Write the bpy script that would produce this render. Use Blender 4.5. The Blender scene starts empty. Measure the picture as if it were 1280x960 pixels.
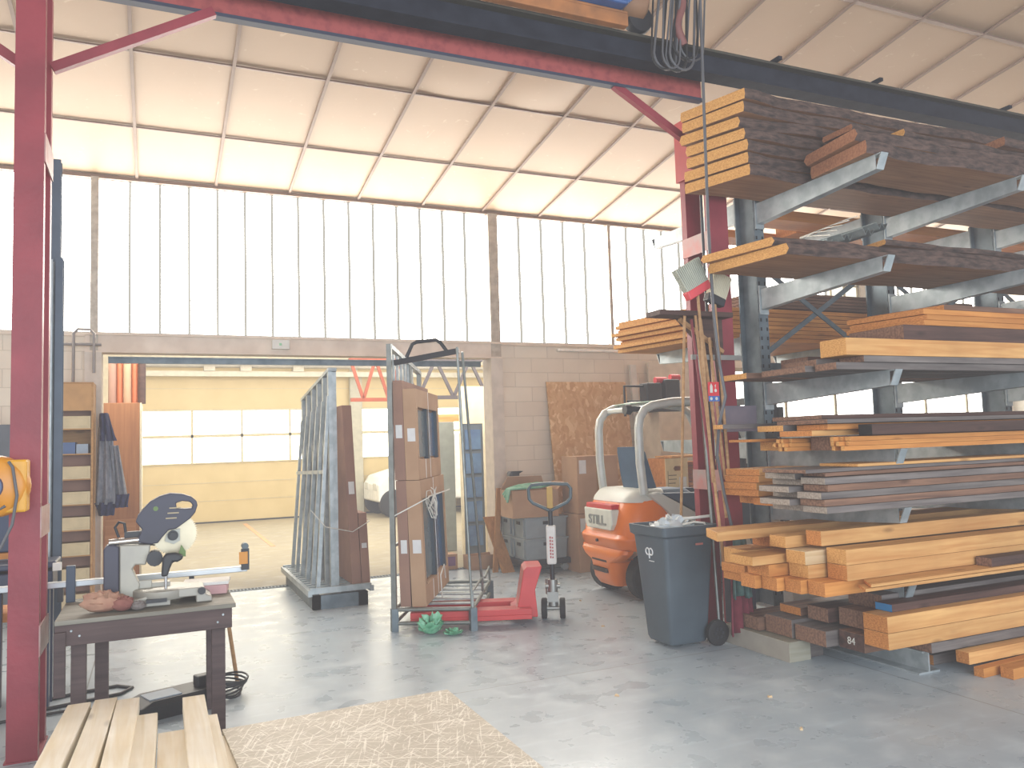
import bpy, bmesh, math, random
from mathutils import Vector, Matrix
random.seed(7)
D = bpy.data
COL = bpy.context.scene.collection
pi = math.pi
def rad(a): return a*pi/180

# ------------------------------------------------------------------ materials
def lin(c):
    return tuple((v/12.92 if v <= .04045 else ((v+.055)/1.055)**2.4) for v in c)
def hexc(h):
    return lin(tuple(int(h[i:i+2], 16)/255 for i in (0, 2, 4)))
class NT:
    def __init__(s, name):
        s.m = D.materials.new(name); s.m.use_nodes = True; s.t = s.m.node_tree; s.t.nodes.clear()
        s.out = s.n('ShaderNodeOutputMaterial')
    def n(s, k, **kw):
        x = s.t.nodes.new(k)
        for a, b in kw.items():
            if a in x.inputs: x.inputs[a].default_value = b
            else: setattr(x, a, b)
        return x
    def l(s, a, b): s.t.links.new(a, b)
def mix(t, f, a, b, mode='MIX'):
    x = t.n('ShaderNodeMix', data_type='RGBA', blend_type=mode)
    for k, v in ((0, f), (6, a), (7, b)):
        if hasattr(v, 'links') or hasattr(v, 'is_linked'): t.l(v, x.inputs[k])
        else: x.inputs[k].default_value = v if k == 0 else (*v[:3], 1)
    return x.outputs[2]
MATS = {}
def mat(name, col, rough=.6, metal=0, col2=None, scale=8, stretch=(1, 1, 1), var=.0, bump=0, spec=.5, dist=0, lo=.35, hi=.65, emit=0, trans=0, coat=0, bscale=None, alpha=1):
    if name in MATS: return MATS[name]
    t = NT(name)
    b = t.n('ShaderNodeBsdfPrincipled'); b.inputs['Roughness'].default_value = rough; b.inputs['Metallic'].default_value = metal
    b.inputs['Specular IOR Level'].default_value = spec
    t.l(b.outputs[0], t.out.inputs[0])
    c = hexc(col)
    tc = t.n('ShaderNodeTexCoord'); mp = t.n('ShaderNodeMapping'); mp.inputs['Scale'].default_value = stretch
    t.l(tc.outputs['Object'], mp.inputs[0])
    nz = t.n('ShaderNodeTexNoise'); nz.inputs['Scale'].default_value = scale; nz.inputs['Detail'].default_value = 5; nz.inputs['Distortion'].default_value = dist
    t.l(mp.outputs[0], nz.inputs['Vector'])
    rp = t.n('ShaderNodeMapRange'); rp.inputs['From Min'].default_value = lo; rp.inputs['From Max'].default_value = hi
    t.l(nz.outputs[0], rp.inputs[0])
    base = mix(t, rp.outputs[0], c, hexc(col2) if col2 else tuple(v*.86 for v in c))
    if var:
        oi = t.n('ShaderNodeObjectInfo'); hs = t.n('ShaderNodeHueSaturation')
        r = t.n('ShaderNodeMapRange'); r.inputs['To Min'].default_value = 1-var; r.inputs['To Max'].default_value = 1+var
        t.l(oi.outputs['Random'], r.inputs[0]); t.l(r.outputs[0], hs.inputs['Value']); t.l(base, hs.inputs['Color']); base = hs.outputs[0]
    t.l(base, b.inputs['Base Color'])
    if emit: t.l(base, b.inputs['Emission Color']); b.inputs['Emission Strength'].default_value = emit
    if trans: b.inputs['Transmission Weight'].default_value = trans
    if coat: b.inputs['Coat Weight'].default_value = coat
    if alpha < 1: b.inputs['Alpha'].default_value = alpha
    if bump:
        bp = t.n('ShaderNodeBump'); bp.inputs['Strength'].default_value = bump; bp.inputs['Distance'].default_value = .02
        if bscale:
            n2 = t.n('ShaderNodeTexNoise'); n2.inputs['Scale'].default_value = bscale; t.l(mp.outputs[0], n2.inputs['Vector']); t.l(n2.outputs[0], bp.inputs['Height'])
        else: t.l(nz.outputs[0], bp.inputs['Height'])
        t.l(bp.outputs[0], b.inputs['Normal'])
    MATS[name] = t.m
    return t.m
def wood(name, a, b, var=.12, rough=.65, knots=True, ax=0):
    if name in MATS: return MATS[name]
    t = NT(name); p = t.n('ShaderNodeBsdfPrincipled'); p.inputs['Roughness'].default_value = rough
    p.inputs['Specular IOR Level'].default_value = .3
    t.l(p.outputs[0], t.out.inputs[0])
    tc = t.n('ShaderNodeTexCoord'); oi = t.n('ShaderNodeObjectInfo')
    add = t.n('ShaderNodeVectorMath', operation='ADD'); t.l(tc.outputs['Object'], add.inputs[0])
    sc = t.n('ShaderNodeVectorMath', operation='SCALE'); sc.inputs[0].default_value = (37, 19, 11); t.l(oi.outputs['Random'], sc.inputs['Scale']); t.l(sc.outputs[0], add.inputs[1])
    mp = t.n('ShaderNodeMapping'); mp.inputs['Scale'].default_value = [(.9, 16, 16), (16, .9, 16), (16, 16, .9)][ax]; t.l(add.outputs[0], mp.inputs[0])
    nz = t.n('ShaderNodeTexNoise'); nz.inputs['Scale'].default_value = 1.6; nz.inputs['Detail'].default_value = 6; nz.inputs['Distortion'].default_value = .6
    t.l(mp.outputs[0], nz.inputs['Vector'])
    rp = t.n('ShaderNodeMapRange'); rp.inputs['From Min'].default_value = .32; rp.inputs['From Max'].default_value = .68; t.l(nz.outputs[0], rp.inputs[0])
    c = mix(t, rp.outputs[0], hexc(a), hexc(b))
    n2 = t.n('ShaderNodeTexNoise'); n2.inputs['Scale'].default_value = 2.2; n2.inputs['Detail'].default_value = 3; t.l(add.outputs[0], n2.inputs['Vector'])
    r2 = t.n('ShaderNodeMapRange'); r2.inputs['From Min'].default_value = .35; r2.inputs['From Max'].default_value = .7; r2.inputs['To Max'].default_value = .35; t.l(n2.outputs[0], r2.inputs[0])
    c = mix(t, r2.outputs[0], c, tuple(v*.55 for v in hexc(b)))
    if knots:
        m2 = t.n('ShaderNodeMapping'); m2.inputs['Scale'].default_value = [(2.2, 7, 7), (7, 2.2, 7), (7, 7, 2.2)][ax]; t.l(add.outputs[0], m2.inputs[0])
        vo = t.n('ShaderNodeTexVoronoi'); vo.inputs['Scale'].default_value = 1; t.l(m2.outputs[0], vo.inputs['Vector'])
        r3 = t.n('ShaderNodeMapRange'); r3.inputs['From Min'].default_value = .16; r3.inputs['From Max'].default_value = .05; r3.inputs['To Max'].default_value = .6; t.l(vo.outputs[0], r3.inputs[0])
        c = mix(t, r3.outputs[0], c, tuple(v*.35 for v in hexc(b)))
    hs = t.n('ShaderNodeHueSaturation'); r = t.n('ShaderNodeMapRange'); r.inputs['To Min'].default_value = 1-var; r.inputs['To Max'].default_value = 1+var
    t.l(oi.outputs['Random'], r.inputs[0]); t.l(r.outputs[0], hs.inputs['Value']); t.l(c, hs.inputs['Color'])
    t.l(hs.outputs[0], p.inputs['Base Color'])
    bp = t.n('ShaderNodeBump'); bp.inputs['Strength'].default_value = .25; bp.inputs['Distance'].default_value = .01; t.l(nz.outputs[0], bp.inputs['Height']); t.l(bp.outputs[0], p.inputs['Normal'])
    MATS[name] = t.m
    return t.m
def glow(name, col, s):
    if name in MATS: return MATS[name]
    t = NT(name); e = t.n('ShaderNodeEmission'); e.inputs[0].default_value = (*hexc(col), 1); e.inputs[1].default_value = s
    nz = t.n('ShaderNodeTexNoise'); nz.inputs['Scale'].default_value = .6; tc = t.n('ShaderNodeTexCoord'); t.l(tc.outputs['Object'], nz.inputs['Vector'])
    r = t.n('ShaderNodeMapRange'); r.inputs['To Min'].default_value = s*.85; r.inputs['To Max'].default_value = s*1.15; t.l(nz.outputs[0], r.inputs[0]); t.l(r.outputs[0], e.inputs[1])
    t.l(e.outputs[0], t.out.inputs[0]); MATS[name] = t.m
    return t.m

def concrete(name, a, b, c3, r0, r1, joints=False):
    t = NT(name); p = t.n('ShaderNodeBsdfPrincipled'); t.l(p.outputs[0], t.out.inputs[0])
    p.inputs['Specular IOR Level'].default_value = .62
    tc = t.n('ShaderNodeTexCoord')
    n1 = t.n('ShaderNodeTexNoise'); n1.inputs['Scale'].default_value = .55; n1.inputs['Detail'].default_value = 8; n1.inputs['Roughness'].default_value = .62; t.l(tc.outputs['Object'], n1.inputs['Vector'])
    n2 = t.n('ShaderNodeTexNoise'); n2.inputs['Scale'].default_value = 5; n2.inputs['Detail'].default_value = 6; n2.inputs['Distortion'].default_value = .2; t.l(tc.outputs['Object'], n2.inputs['Vector'])
    mp = t.n('ShaderNodeMapping'); mp.inputs['Scale'].default_value = (1, 5, 1); t.l(tc.outputs['Object'], mp.inputs[0])
    n3 = t.n('ShaderNodeTexNoise'); n3.inputs['Scale'].default_value = 3; n3.inputs['Detail'].default_value = 4; n3.inputs['Distortion'].default_value = .1; t.l(mp.outputs[0], n3.inputs['Vector'])
    def mr(x, f0, f1, t0=0, t1=1):
        r = t.n('ShaderNodeMapRange'); r.inputs[1].default_value = f0; r.inputs[2].default_value = f1; r.inputs[3].default_value = t0; r.inputs[4].default_value = t1; t.l(x, r.inputs[0]); return r.outputs[0]
    c = mix(t, mr(n1.outputs[0], .35, .65), hexc(a), hexc(b))
    c = mix(t, mr(n2.outputs[0], .5, .75, 0, .55), c, hexc(c3))
    c = mix(t, mr(n3.outputs[0], .55, .75, 0, .4), c, tuple(min(1, v*1.35) for v in hexc(a)))
    if joints:
        sp = t.n('ShaderNodeSeparateXYZ'); t.l(tc.outputs['Object'], sp.inputs[0])
        for ax, per, off in ((1, 5.0, .16), (0, 5.0, -.45)):
            ad = t.n('ShaderNodeMath', operation='SUBTRACT'); t.l(sp.outputs[ax], ad.inputs[0]); ad.inputs[1].default_value = off
            mo = t.n('ShaderNodeMath', operation='FLOORED_MODULO'); t.l(ad.outputs[0], mo.inputs[0]); mo.inputs[1].default_value = per
            c = mix(t, mr(mo.outputs[0], .012, .006, 0, .7), c, (.05, .05, .05))
    t.l(c, p.inputs['Base Color'])
    t.l(mr(n2.outputs[0], .3, .7, r0, r1), p.inputs['Roughness'])
    bp = t.n('ShaderNodeBump'); bp.inputs['Strength'].default_value = .03; bp.inputs['Distance'].default_value = .01; t.l(n1.outputs[0], bp.inputs['Height']); t.l(bp.outputs[0], p.inputs['Normal'])
    return t.m
def blockwall(name, a, b):
    t = NT(name); p = t.n('ShaderNodeBsdfPrincipled'); p.inputs['Roughness'].default_value = .8; t.l(p.outputs[0], t.out.inputs[0])
    tc = t.n('ShaderNodeTexCoord'); mp = t.n('ShaderNodeMapping'); mp.inputs['Rotation'].default_value = (pi/2, 0, 0); t.l(tc.outputs['Object'], mp.inputs[0])
    br = t.n('ShaderNodeTexBrick'); t.l(mp.outputs[0], br.inputs['Vector'])
    br.inputs['Scale'].default_value = 1; br.inputs['Brick Width'].default_value = .5; br.inputs['Row Height'].default_value = .2; br.inputs['Mortar Size'].default_value = .006
    br.inputs['Mortar Smooth'].default_value = .4
    br.inputs['Color1'].default_value = (*hexc(a), 1); br.inputs['Color2'].default_value = (*hexc(b), 1); br.inputs['Mortar'].default_value = (*[v*.72 for v in hexc(b)], 1)
    nz = t.n('ShaderNodeTexNoise'); nz.inputs['Scale'].default_value = 2; nz.inputs['Detail'].default_value = 8; t.l(tc.outputs['Object'], nz.inputs['Vector'])
    c = mix(t, nz.outputs[0], br.outputs[0], tuple(v*.8 for v in hexc(b)))
    t.l(c, p.inputs['Base Color'])
    bp = t.n('ShaderNodeBump'); bp.inputs['Strength'].default_value = .4; bp.inputs['Distance'].default_value = .01; bp.invert = True; t.l(br.outputs['Fac'], bp.inputs['Height']); t.l(bp.outputs[0], p.inputs['Normal'])
    return t.m
def osb(name, a, b, c):
    t = NT(name); p = t.n('ShaderNodeBsdfPrincipled'); p.inputs['Roughness'].default_value = .7; t.l(p.outputs[0], t.out.inputs[0])
    tc = t.n('ShaderNodeTexCoord'); v = t.n('ShaderNodeTexVoronoi'); v.inputs['Scale'].default_value = 22
    nz = t.n('ShaderNodeTexNoise'); nz.inputs['Scale'].default_value = 6; t.l(tc.outputs['Object'], nz.inputs['Vector'])
    mv = t.n('ShaderNodeVectorMath', operation='MULTIPLY_ADD'); t.l(nz.outputs['Color'], mv.inputs[0]); mv.inputs[1].default_value = (.25, .25, .25); t.l(tc.outputs['Object'], mv.inputs[2])
    mp = t.n('ShaderNodeMapping'); mp.inputs['Scale'].default_value = (1, 1, .5); t.l(mv.outputs[0], mp.inputs[0]); t.l(mp.outputs[0], v.inputs['Vector'])
    sp = t.n('ShaderNodeSeparateColor'); t.l(v.outputs['Color'], sp.inputs[0])
    cc = mix(t, sp.outputs[0], hexc(a), hexc(b))
    r = t.n('ShaderNodeMapRange'); r.inputs[1].default_value = .75; r.inputs[2].default_value = .95; t.l(sp.outputs[1], r.inputs[0])
    cc = mix(t, r.outputs[0], cc, hexc(c))
    t.l(cc, p.inputs['Base Color'])
    return t.m
def scratched(name, a, b, w):
    t = NT(name); p = t.n('ShaderNodeBsdfPrincipled'); p.inputs['Roughness'].default_value = .5; t.l(p.outputs[0], t.out.inputs[0])
    tc = t.n('ShaderNodeTexCoord')
    n0 = t.n('ShaderNodeTexNoise'); n0.inputs['Scale'].default_value = 4; n0.inputs['Detail'].default_value = 8; t.l(tc.outputs['Object'], n0.inputs['Vector'])
    c = mix(t, n0.outputs[0], hexc(a), hexc(b))
    for ang, sc, st in ((.5, 3.5, 26), (1.9, 4, 24), (1.25, 6, 18), (2.6, 5, 20), (.1, 3, 30), (2.2, 9, 12)):
        m0 = t.n('ShaderNodeMapping'); m0.inputs['Rotation'].default_value = (0, 0, ang); t.l(tc.outputs['Object'], m0.inputs[0]); mp = t.n('ShaderNodeMapping'); mp.inputs['Scale'].default_value = (1, st, 1); t.l(m0.outputs[0], mp.inputs[0])
        n = t.n('ShaderNodeTexNoise'); n.inputs['Scale'].default_value = sc; n.inputs['Detail'].default_value = 3; n.inputs['Distortion'].default_value = .4; t.l(mp.outputs[0], n.inputs['Vector'])
        r = t.n('ShaderNodeMapRange'); r.inputs[1].default_value = .61; r.inputs[2].default_value = .65; r.inputs[4].default_value = .5; t.l(n.outputs[0], r.inputs[0])
        c = mix(t, r.outputs[0], c, hexc(w))
    t.l(c, p.inputs['Base Color'])
    return t.m

# ------------------------------------------------------------------ mesh builder
class MB:
    def __init__(s): s.v = []; s.f = []; s.mi = []; s.cur = 0
    def add(s, vs, fs):
        o = len(s.v); s.v += [tuple(v) for v in vs]; s.f += [tuple(i+o for i in f) for f in fs]; s.mi += [s.cur]*len(fs); return s
    def mat(s, i): s.cur = i; return s
    def box(s, x0, x1, y0, y1, z0, z1):
        return s.add([(x, y, z) for x in (x0, x1) for y in (y0, y1) for z in (z0, z1)],
                     [(0, 1, 3, 2), (4, 6, 7, 5), (0, 4, 5, 1), (2, 3, 7, 6), (0, 2, 6, 4), (1, 5, 7, 3)])
    def hexa(s, bot, top):
        return s.add(list(bot)+list(top), [(3, 2, 1, 0), (4, 5, 6, 7), (0, 1, 5, 4), (1, 2, 6, 5), (2, 3, 7, 6), (3, 0, 4, 7)])
    def bar(s, a, b, w, h, up=(0, 0, 1)):
        a = Vector(a); b = Vector(b); d = (b-a).normalized(); u = Vector(up)
        if abs(d.dot(u)) > .98: u = Vector((0, 1, 0))
        r = d.cross(u).normalized(); u = r.cross(d)
        q = [(-w/2, -h/2), (w/2, -h/2), (w/2, h/2), (-w/2, h/2)]
        return s.add([a+r*i+u*j for i, j in q]+[b+r*i+u*j for i, j in q], [(3, 2, 1, 0), (4, 5, 6, 7), (0, 1, 5, 4), (1, 2, 6, 5), (2, 3, 7, 6), (3, 0, 4, 7)])
    def cyl(s, a, b, r0, r1=None, n=16):
        return s.tube([a, b], [r0, r0 if r1 is None else r1], n)
    def tube(s, pts, r, n=8, closed=False, cap=True):
        P = [Vector(p) for p in pts]; m = len(P)
        R = r if isinstance(r, (list, tuple)) else [r]*m
        vs = []; prev = None
        for i in range(m):
            a = P[i-1] if (i or closed) else P[i]; b = P[(i+1) % m] if (i < m-1 or closed) else P[i]
            d = (b-a)
            if d.length < 1e-9: d = Vector((0, 0, 1))
            d.normalize()
            if prev is None:
                u = Vector((0, 0, 1)) if abs(d.z) < .9 else Vector((1, 0, 0))
                x = d.cross(u).normalized()
            else: x = (prev-d*prev.dot(d)).normalized()
            prev = x; y = d.cross(x)
            vs += [P[i]+(x*math.cos(2*pi*k/n)+y*math.sin(2*pi*k/n))*R[i] for k in range(n)]
        fs = []
        for i in range(m if closed else m-1):
            for k in range(n):
                j = (i+1) % m
                fs.append((i*n+k, i*n+(k+1) % n, j*n+(k+1) % n, j*n+k))
        if cap and not closed: fs += [tuple(range(n-1, -1, -1)), tuple((m-1)*n+k for k in range(n))]
        return s.add(vs, fs)
    def prism(s, poly, axis, a, b):
        n = len(poly)
        def P(u, v, w): return {'y': (u, w, v), 'x': (w, u, v), 'z': (u, v, w)}[axis]
        return s.add([P(u, v, a) for u, v in poly]+[P(u, v, b) for u, v in poly],
                     [tuple(range(n)), tuple(range(2*n-1, n-1, -1))]+[(i, i+n, (i+1) % n+n, (i+1) % n) for i in range(n)])
    def loft(s, rings, cap=True):
        n = len(rings[0]); vs = [p for r in rings for p in r]; fs = []
        for i in range(len(rings)-1):
            for k in range(n): fs.append((i*n+k, i*n+(k+1) % n, (i+1)*n+(k+1) % n, (i+1)*n+k))
        if cap: fs += [tuple(range(n-1, -1, -1)), tuple((len(rings)-1)*n+k for k in range(n))]
        return s.add(vs, fs)
    def lathe(s, prof, c, axis='z', n=28):
        vs = []
        for r, h in prof:
            for k in range(n):
                a = 2*pi*k/n; x, y = r*math.cos(a), r*math.sin(a)
                vs.append({'z': (c[0]+x, c[1]+y, c[2]+h), 'y': (c[0]+x, c[1]+h, c[2]+y), 'x': (c[0]+h, c[1]+x, c[2]+y)}[axis])
        m = len(prof); fs = [(i*n+k, i*n+(k+1) % n, (i+1)*n+(k+1) % n, (i+1)*n+k) for i in range(m-1) for k in range(n)]
        fs += [tuple(range(n)), tuple((m-1)*n+k for k in range(n))]
        return s.add(vs, fs)
    def iprof(s, x, y, z0, z1, w, d, t=.012, ax='y'):
        """upright I section: flanges of width w, depth d between them"""
        if ax == 'y':
            s.box(x-w/2, x+w/2, y-d/2, y-d/2+t, z0, z1); s.box(x-w/2, x+w/2, y+d/2-t, y+d/2, z0, z1); s.box(x-t/2, x+t/2, y-d/2+t, y+d/2-t, z0, z1)
        else:
            s.box(x-d/2, x-d/2+t, y-w/2, y+w/2, z0, z1); s.box(x+d/2-t, x+d/2, y-w/2, y+w/2, z0, z1); s.box(x-d/2+t, x+d/2-t, y-t/2, y+t/2, z0, z1)
        return s
    def build(s, name, mats, parent=None, bevel=0, smooth=None, loc=None, rot=None, seg=2):
        me = D.meshes.new(name); me.from_pydata(s.v, [], s.f)
        if not isinstance(mats, (list, tuple)): mats = [mats]
        for m in mats: me.materials.append(m)
        for p, i in zip(me.polygons, s.mi): p.material_index = i
        bm = bmesh.new(); bm.from_mesh(me); bmesh.ops.recalc_face_normals(bm, faces=bm.faces); bm.to_mesh(me); bm.free()
        if smooth is not None:
            me.shade_smooth(); me.set_sharp_from_angle(angle=rad(smooth))
        o = D.objects.new(name, me); COL.objects.link(o)
        if bevel:
            b = o.modifiers.new('b', 'BEVEL'); b.width = bevel; b.segments = seg; b.limit_method = 'ANGLE'; b.angle_limit = rad(35)
        if parent: o.parent = parent
        if loc: o.location = loc
        if rot: o.rotation_euler = rot
        return o
def tag(o, label, cat, group=None, kind=None):
    if label: o['label'] = label
    if cat: o['category'] = cat
    if group: o['group'] = group
    if kind: o['kind'] = kind
    return o
def thing(name, label, cat, loc=(0, 0, 0), rz=0, group=None):
    o = D.objects.new(name, None); o.empty_display_size = .1; COL.objects.link(o); o.location = loc; o.rotation_euler = (0, 0, rz)
    return tag(o, label, cat, group)
def struct(o): o['kind'] = 'structure'; return o
def solo(mb, name, mats, label, cat, group=None, loc=(0, 0, 0), **k):
    return tag(mb.build(name, mats, loc=loc, **k), label, cat, group)
def part(o, label): o['label'] = label; return o
def copy_tree(o, parent=None):
    c = o.copy(); COL.objects.link(c); c.parent = parent
    for ch in list(o.children): copy_tree(ch, c)
    return c
def text(s, size, parent, loc, rot, m, name='lettering', ext=.001, ax='CENTER', bold=0, shear=0, sx=1):
    c = D.curves.new(name, 'FONT'); c.body = s; c.size = size; c.extrude = ext; c.align_x = ax; c.align_y = 'CENTER'; c.offset = bold; c.shear = shear
    c.materials.append(m); f_ = D.objects.new(name, c); COL.objects.link(f_); bpy.context.view_layer.update()
    me = D.meshes.new_from_object(f_.evaluated_get(bpy.context.evaluated_depsgraph_get())); D.objects.remove(f_)
    o = D.objects.new(name, me); COL.objects.link(o); o.parent = parent; o.location = loc; o.rotation_euler = rot; o.scale = (sx, 1, 1)
    return o
def arc(cx, cz, r, a0, a1, n=8):
    return [(cx+r*math.cos(rad(a0+(a1-a0)*i/n)), cz+r*math.sin(rad(a0+(a1-a0)*i/n))) for i in range(n+1)]
def rrect(x0, x1, y0, y1, r, z, n=4):
    P = []
    for cx, cy, a in ((x1-r, y1-r, 0), (x0+r, y1-r, 90), (x0+r, y0+r, 180), (x1-r, y0+r, 270)):
        for i in range(n+1):
            t = rad(a+90*i/n); P.append((cx+r*math.cos(t), cy+r*math.sin(t), z))
    return P

# palette
RED = mat('red_paint', '8E2F3A', .5, 0, '7A2430', 3, bump=.08, bscale=30)
REDB = mat('beam_red', 'A84C48', .6, 0, '8E3A3C', 14, lo=.45, hi=.7)
NAVY = mat('rail_dark', '1C202A', .85, .0, '262A34', 6, spec=.1)
OLIVE = mat('rail_top', '3E3B30', .6, .1, '2F2E28', 6)
GALV = mat('galvanised', 'A9B2B4', .42, .4, '929C9F', 9, lo=.4, hi=.6)
GALVD = mat('galvanised_dull', '6E7A80', .5, .55, '56636B', 7)
STEEL = mat('steel_tube', '8A8F8C', .4, .7, '777C78', 10)
DARK = mat('dark_plastic', '23262C', .5, 0, '1C1F24', 8)
BLACK = mat('black_rubber', '141517', .75, 0, '1D1E20', 12)
CARD = mat('cardboard', 'AE8C6E', .85, 0, 'A07E62', 3, var=.06)
CARDD = mat('cardboard_dark', '957260', .85, 0, '86665A', 3)
WHITE = mat('white_paint', 'D8D6CC', .5)
CREAM = mat('cream_panel', 'D9CDAE', .6)
PAPER = mat('paper_white', 'E4E2DC', .8)
PINE = wood('pine_pale', 'D6A466', 'BC834A', .1)
PINEO = wood('pine_orange', 'CF8C48', 'B46F33', .12)
PINEW = wood('pine_white', 'DCC29A', 'C4A377', .07)
ENDP = mat('end_pale', 'D9A35C', .8, 0, 'B87C3E', 60, stretch=(1, 1, 3))
ENDO = mat('end_orange', 'D08A45', .8, 0, 'A9642C', 60, stretch=(1, 1, 3))
ROUGH = wood('rough_brown', '8A6650', '5E4438', .16)
GREYW = wood('weathered_grey', '7D7570', '57504E', .16)
DARKW = wood('dark_timber', '5A4038', '3E2C28', .14)
ENDD = mat('end_dark', '8A6650', .85, 0, '64483A', 60)
BARK = mat('bark', '5C4840', .95, 0, '362B28', 18, stretch=(.6, 1, 2), bump=.8)
LIVE = wood('live_edge_face', 'A87C58', '865C40', .1)
CONC = concrete('hall_concrete', 'A4B1B8', '909EA8', 'B8C2C6', .22, .42, True)
CONC2 = concrete('annex_concrete', '8F8264', '7C7056', '9F9478', .5, .75)
WALLB = blockwall('block_wall', 'EADFCB', 'E0D2BE')
LABELM = mat('label_paper', 'D5D4D2', .7)

# ------------------------------------------------------------------ setting
def S(name, mb, m, parent=None, **k):
    o = mb.build(name, m, parent, **k)
    if not parent: struct(o)
    return o
YW = 10.0
S('floor', MB().box(-7, 15, -5, 10.1, -.2, 0), CONC)
S('floor', MB().box(-4, 15, 10.1, 20.3, -.2, 0), CONC2)
# concrete pad drain
dr = thing('drain_channel', 'slotted steel drain channel across the wide opening in the floor', 'drain', (1.79, 10.1, 0))
g = MB()
g.box(-2.33, 2.33, -.005, .01, 0, .006); g.box(-2.33, 2.33, .11, .125, 0, .006)
for i in range(116): g.box(-2.32+i*.04, -2.305+i*.04, .01, .11, 0, .005)
g.build('grate', GALVD, dr); MB().box(-2.33, 2.33, .01, .11, .0005, .0015).build('channel', BLACK, dr)
# walls around the opening
S('wall_back', MB().box(-7, -.72, YW, YW+.2, 0, 3.0).box(4.3, 15, YW, YW+.2, 0, 3.0), WALLB)
TRIM = mat('trim_beige', 'DCCDBB', .6, 0, 'CBBAA8', 4)
S('trim_1', MB().box(-.72, 4.3, YW-.02, YW+.15, 2.80, 3.0).box(-.72, 4.3, YW-.05, YW+.18, 2.985, 3.01).box(-.72, 4.3, YW-.05, YW+.18, 2.79, 2.81), TRIM)
S('trim_2', MB().box(-.72, -.55, YW-.05, YW+.25, 0, 2.79).box(4.13, 4.3, YW-.05, YW+.25, 0, 2.79), mat('jamb', 'CFC3B4', .6))
S('trim_3', MB().box(-7, -.72, YW-.04, YW, 2.97, 3.01).box(4.3, 15, YW-.04, YW, 2.97, 3.01), TRIM)
# glazing: tall U-glass bays
PANE = glow('daylight_glass', 'FFF8EC', 9.0)
MUL = mat('mullion', 'A9A79B', .5, .3)
MULD = mat('mullion_dark', '86857C', .5, .3)
bays = [(-7, -.67), (-.59, 4.15), (4.29, 6.04), (6.09, 8.6), (8.66, 11.6), (11.66, 15)]
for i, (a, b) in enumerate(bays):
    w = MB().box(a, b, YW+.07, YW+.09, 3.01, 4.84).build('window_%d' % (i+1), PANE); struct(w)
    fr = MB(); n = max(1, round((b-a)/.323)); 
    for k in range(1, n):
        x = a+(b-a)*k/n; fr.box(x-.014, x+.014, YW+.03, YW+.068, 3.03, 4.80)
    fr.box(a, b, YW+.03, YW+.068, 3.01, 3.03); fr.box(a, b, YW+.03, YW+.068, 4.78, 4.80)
    fr.build('window_frame', glow('mullion_glow', 'B8B4A8', .75), w)  # bars given their own glow to read grey against the bright panes
for i, (a, b) in enumerate([(-.67, -.59), (4.15, 4.29), (6.04, 6.09), (8.6, 8.66), (11.6, 11.66)]):
    S('trim_%d' % (i+4), MB().box(a, b, YW-.03, YW+.12, 2.79 if i < 2 else 3.0, 4.79), mat('post_beige', 'B7AFA0', .5, .2, 'A09688', 14))
# ceiling: sloping insulated panels, a batten grid
t = NT('ceiling_panel'); p = t.n('ShaderNodeBsdfPrincipled'); p.inputs['Roughness'].default_value = .55; t.l(p.outputs[0], t.out.inputs[0])
tc = t.n('ShaderNodeTexCoord'); n1 = t.n('ShaderNodeTexNoise'); n1.inputs['Scale'].default_value = 1.3; n1.inputs['Detail'].default_value = 8; t.l(tc.outputs['Object'], n1.inputs['Vector'])
n2 = t.n('ShaderNodeTexNoise'); n2.inputs['Scale'].default_value = 3.5; n2.inputs['Detail'].default_value = 6; n2.inputs['Distortion'].default_value = 4; t.l(tc.outputs['Object'], n2.inputs['Vector'])
c = mix(t, n1.outputs[0], hexc('A2866A'), hexc('AE9276'))
r = t.n('ShaderNodeMapRange'); r.inputs[1].default_value = .66; r.inputs[2].default_value = .72; r.inputs[4].default_value = .5; t.l(n2.outputs[0], r.inputs[0])
c = mix(t, r.outputs[0], c, hexc('C0A88A')); t.l(c, p.inputs['Base Color'])
CEIL = t.m
def cz(y): return 4.81+.1473*(10.05-y)
cb = MB(); xs = [-.2+.855*k for k in range(-8, 18)]; ys = [11.4, 10.05, 8.84, 7.53, 6.3, 5.1, 3.85, 2.6, 1.3, 0, -1.3, -2.6, -4]
ys = ys[1:]
for i in range(len(xs)-1):
    for j in range(len(ys)-1):
        x0, x1, y0, y1 = xs[i], xs[i+1], ys[j+1], ys[j]
        sag = random.uniform(0, .015)
        if abs(x0-2.37) < .1 and j == 2: sag = .035
        if abs(x0-3.2) < .1 and j == 2: sag = .045
        N = 6; vs = []; fs = []
        for a in range(N+1):
            for b in range(N+1):
                u, v = a/N, b/N; x = x0+(x1-x0)*u; y = y0+(y1-y0)*v
                vs.append((x, y, cz(y)+.012-sag*math.sin(pi*u)*math.sin(pi*min(1, v*.9+.02))))
        for a in range(N):
            for b in range(N): k = a*(N+1)+b; fs.append((k, k+1, k+N+2, k+N+1))
        cb.add(vs, fs)
cb.mat(1).hexa([(-7, 10.05, cz(10.05)+.03), (15, 10.05, cz(10.05)+.03), (15, -4, cz(-4)+.03), (-7, -4, cz(-4)+.03)], [(-7, 10.05, cz(10.05)+.15), (15, 10.05, cz(10.05)+.15), (15, -4, cz(-4)+.15), (-7, -4, cz(-4)+.15)])
S('ceiling', cb, [CEIL, WHITE], smooth=30)
BAT = mat('batten', '7E6656', .6)
bt = MB()
for x in xs: bt.bar((x, 10.05, cz(10.05)-.006), (x, -4, cz(-4)-.006), .03, .02)
for y in ys[1:]: bt.bar((-7, y, cz(y)-.004), (14.5, y, cz(y)-.004), .022 if abs(y-5.1) > .1 else .05, .016)
bt.bar((-7, 10.0, cz(10)-.02), (14.5, 10.0, cz(10)-.02), .05, .04)
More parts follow.
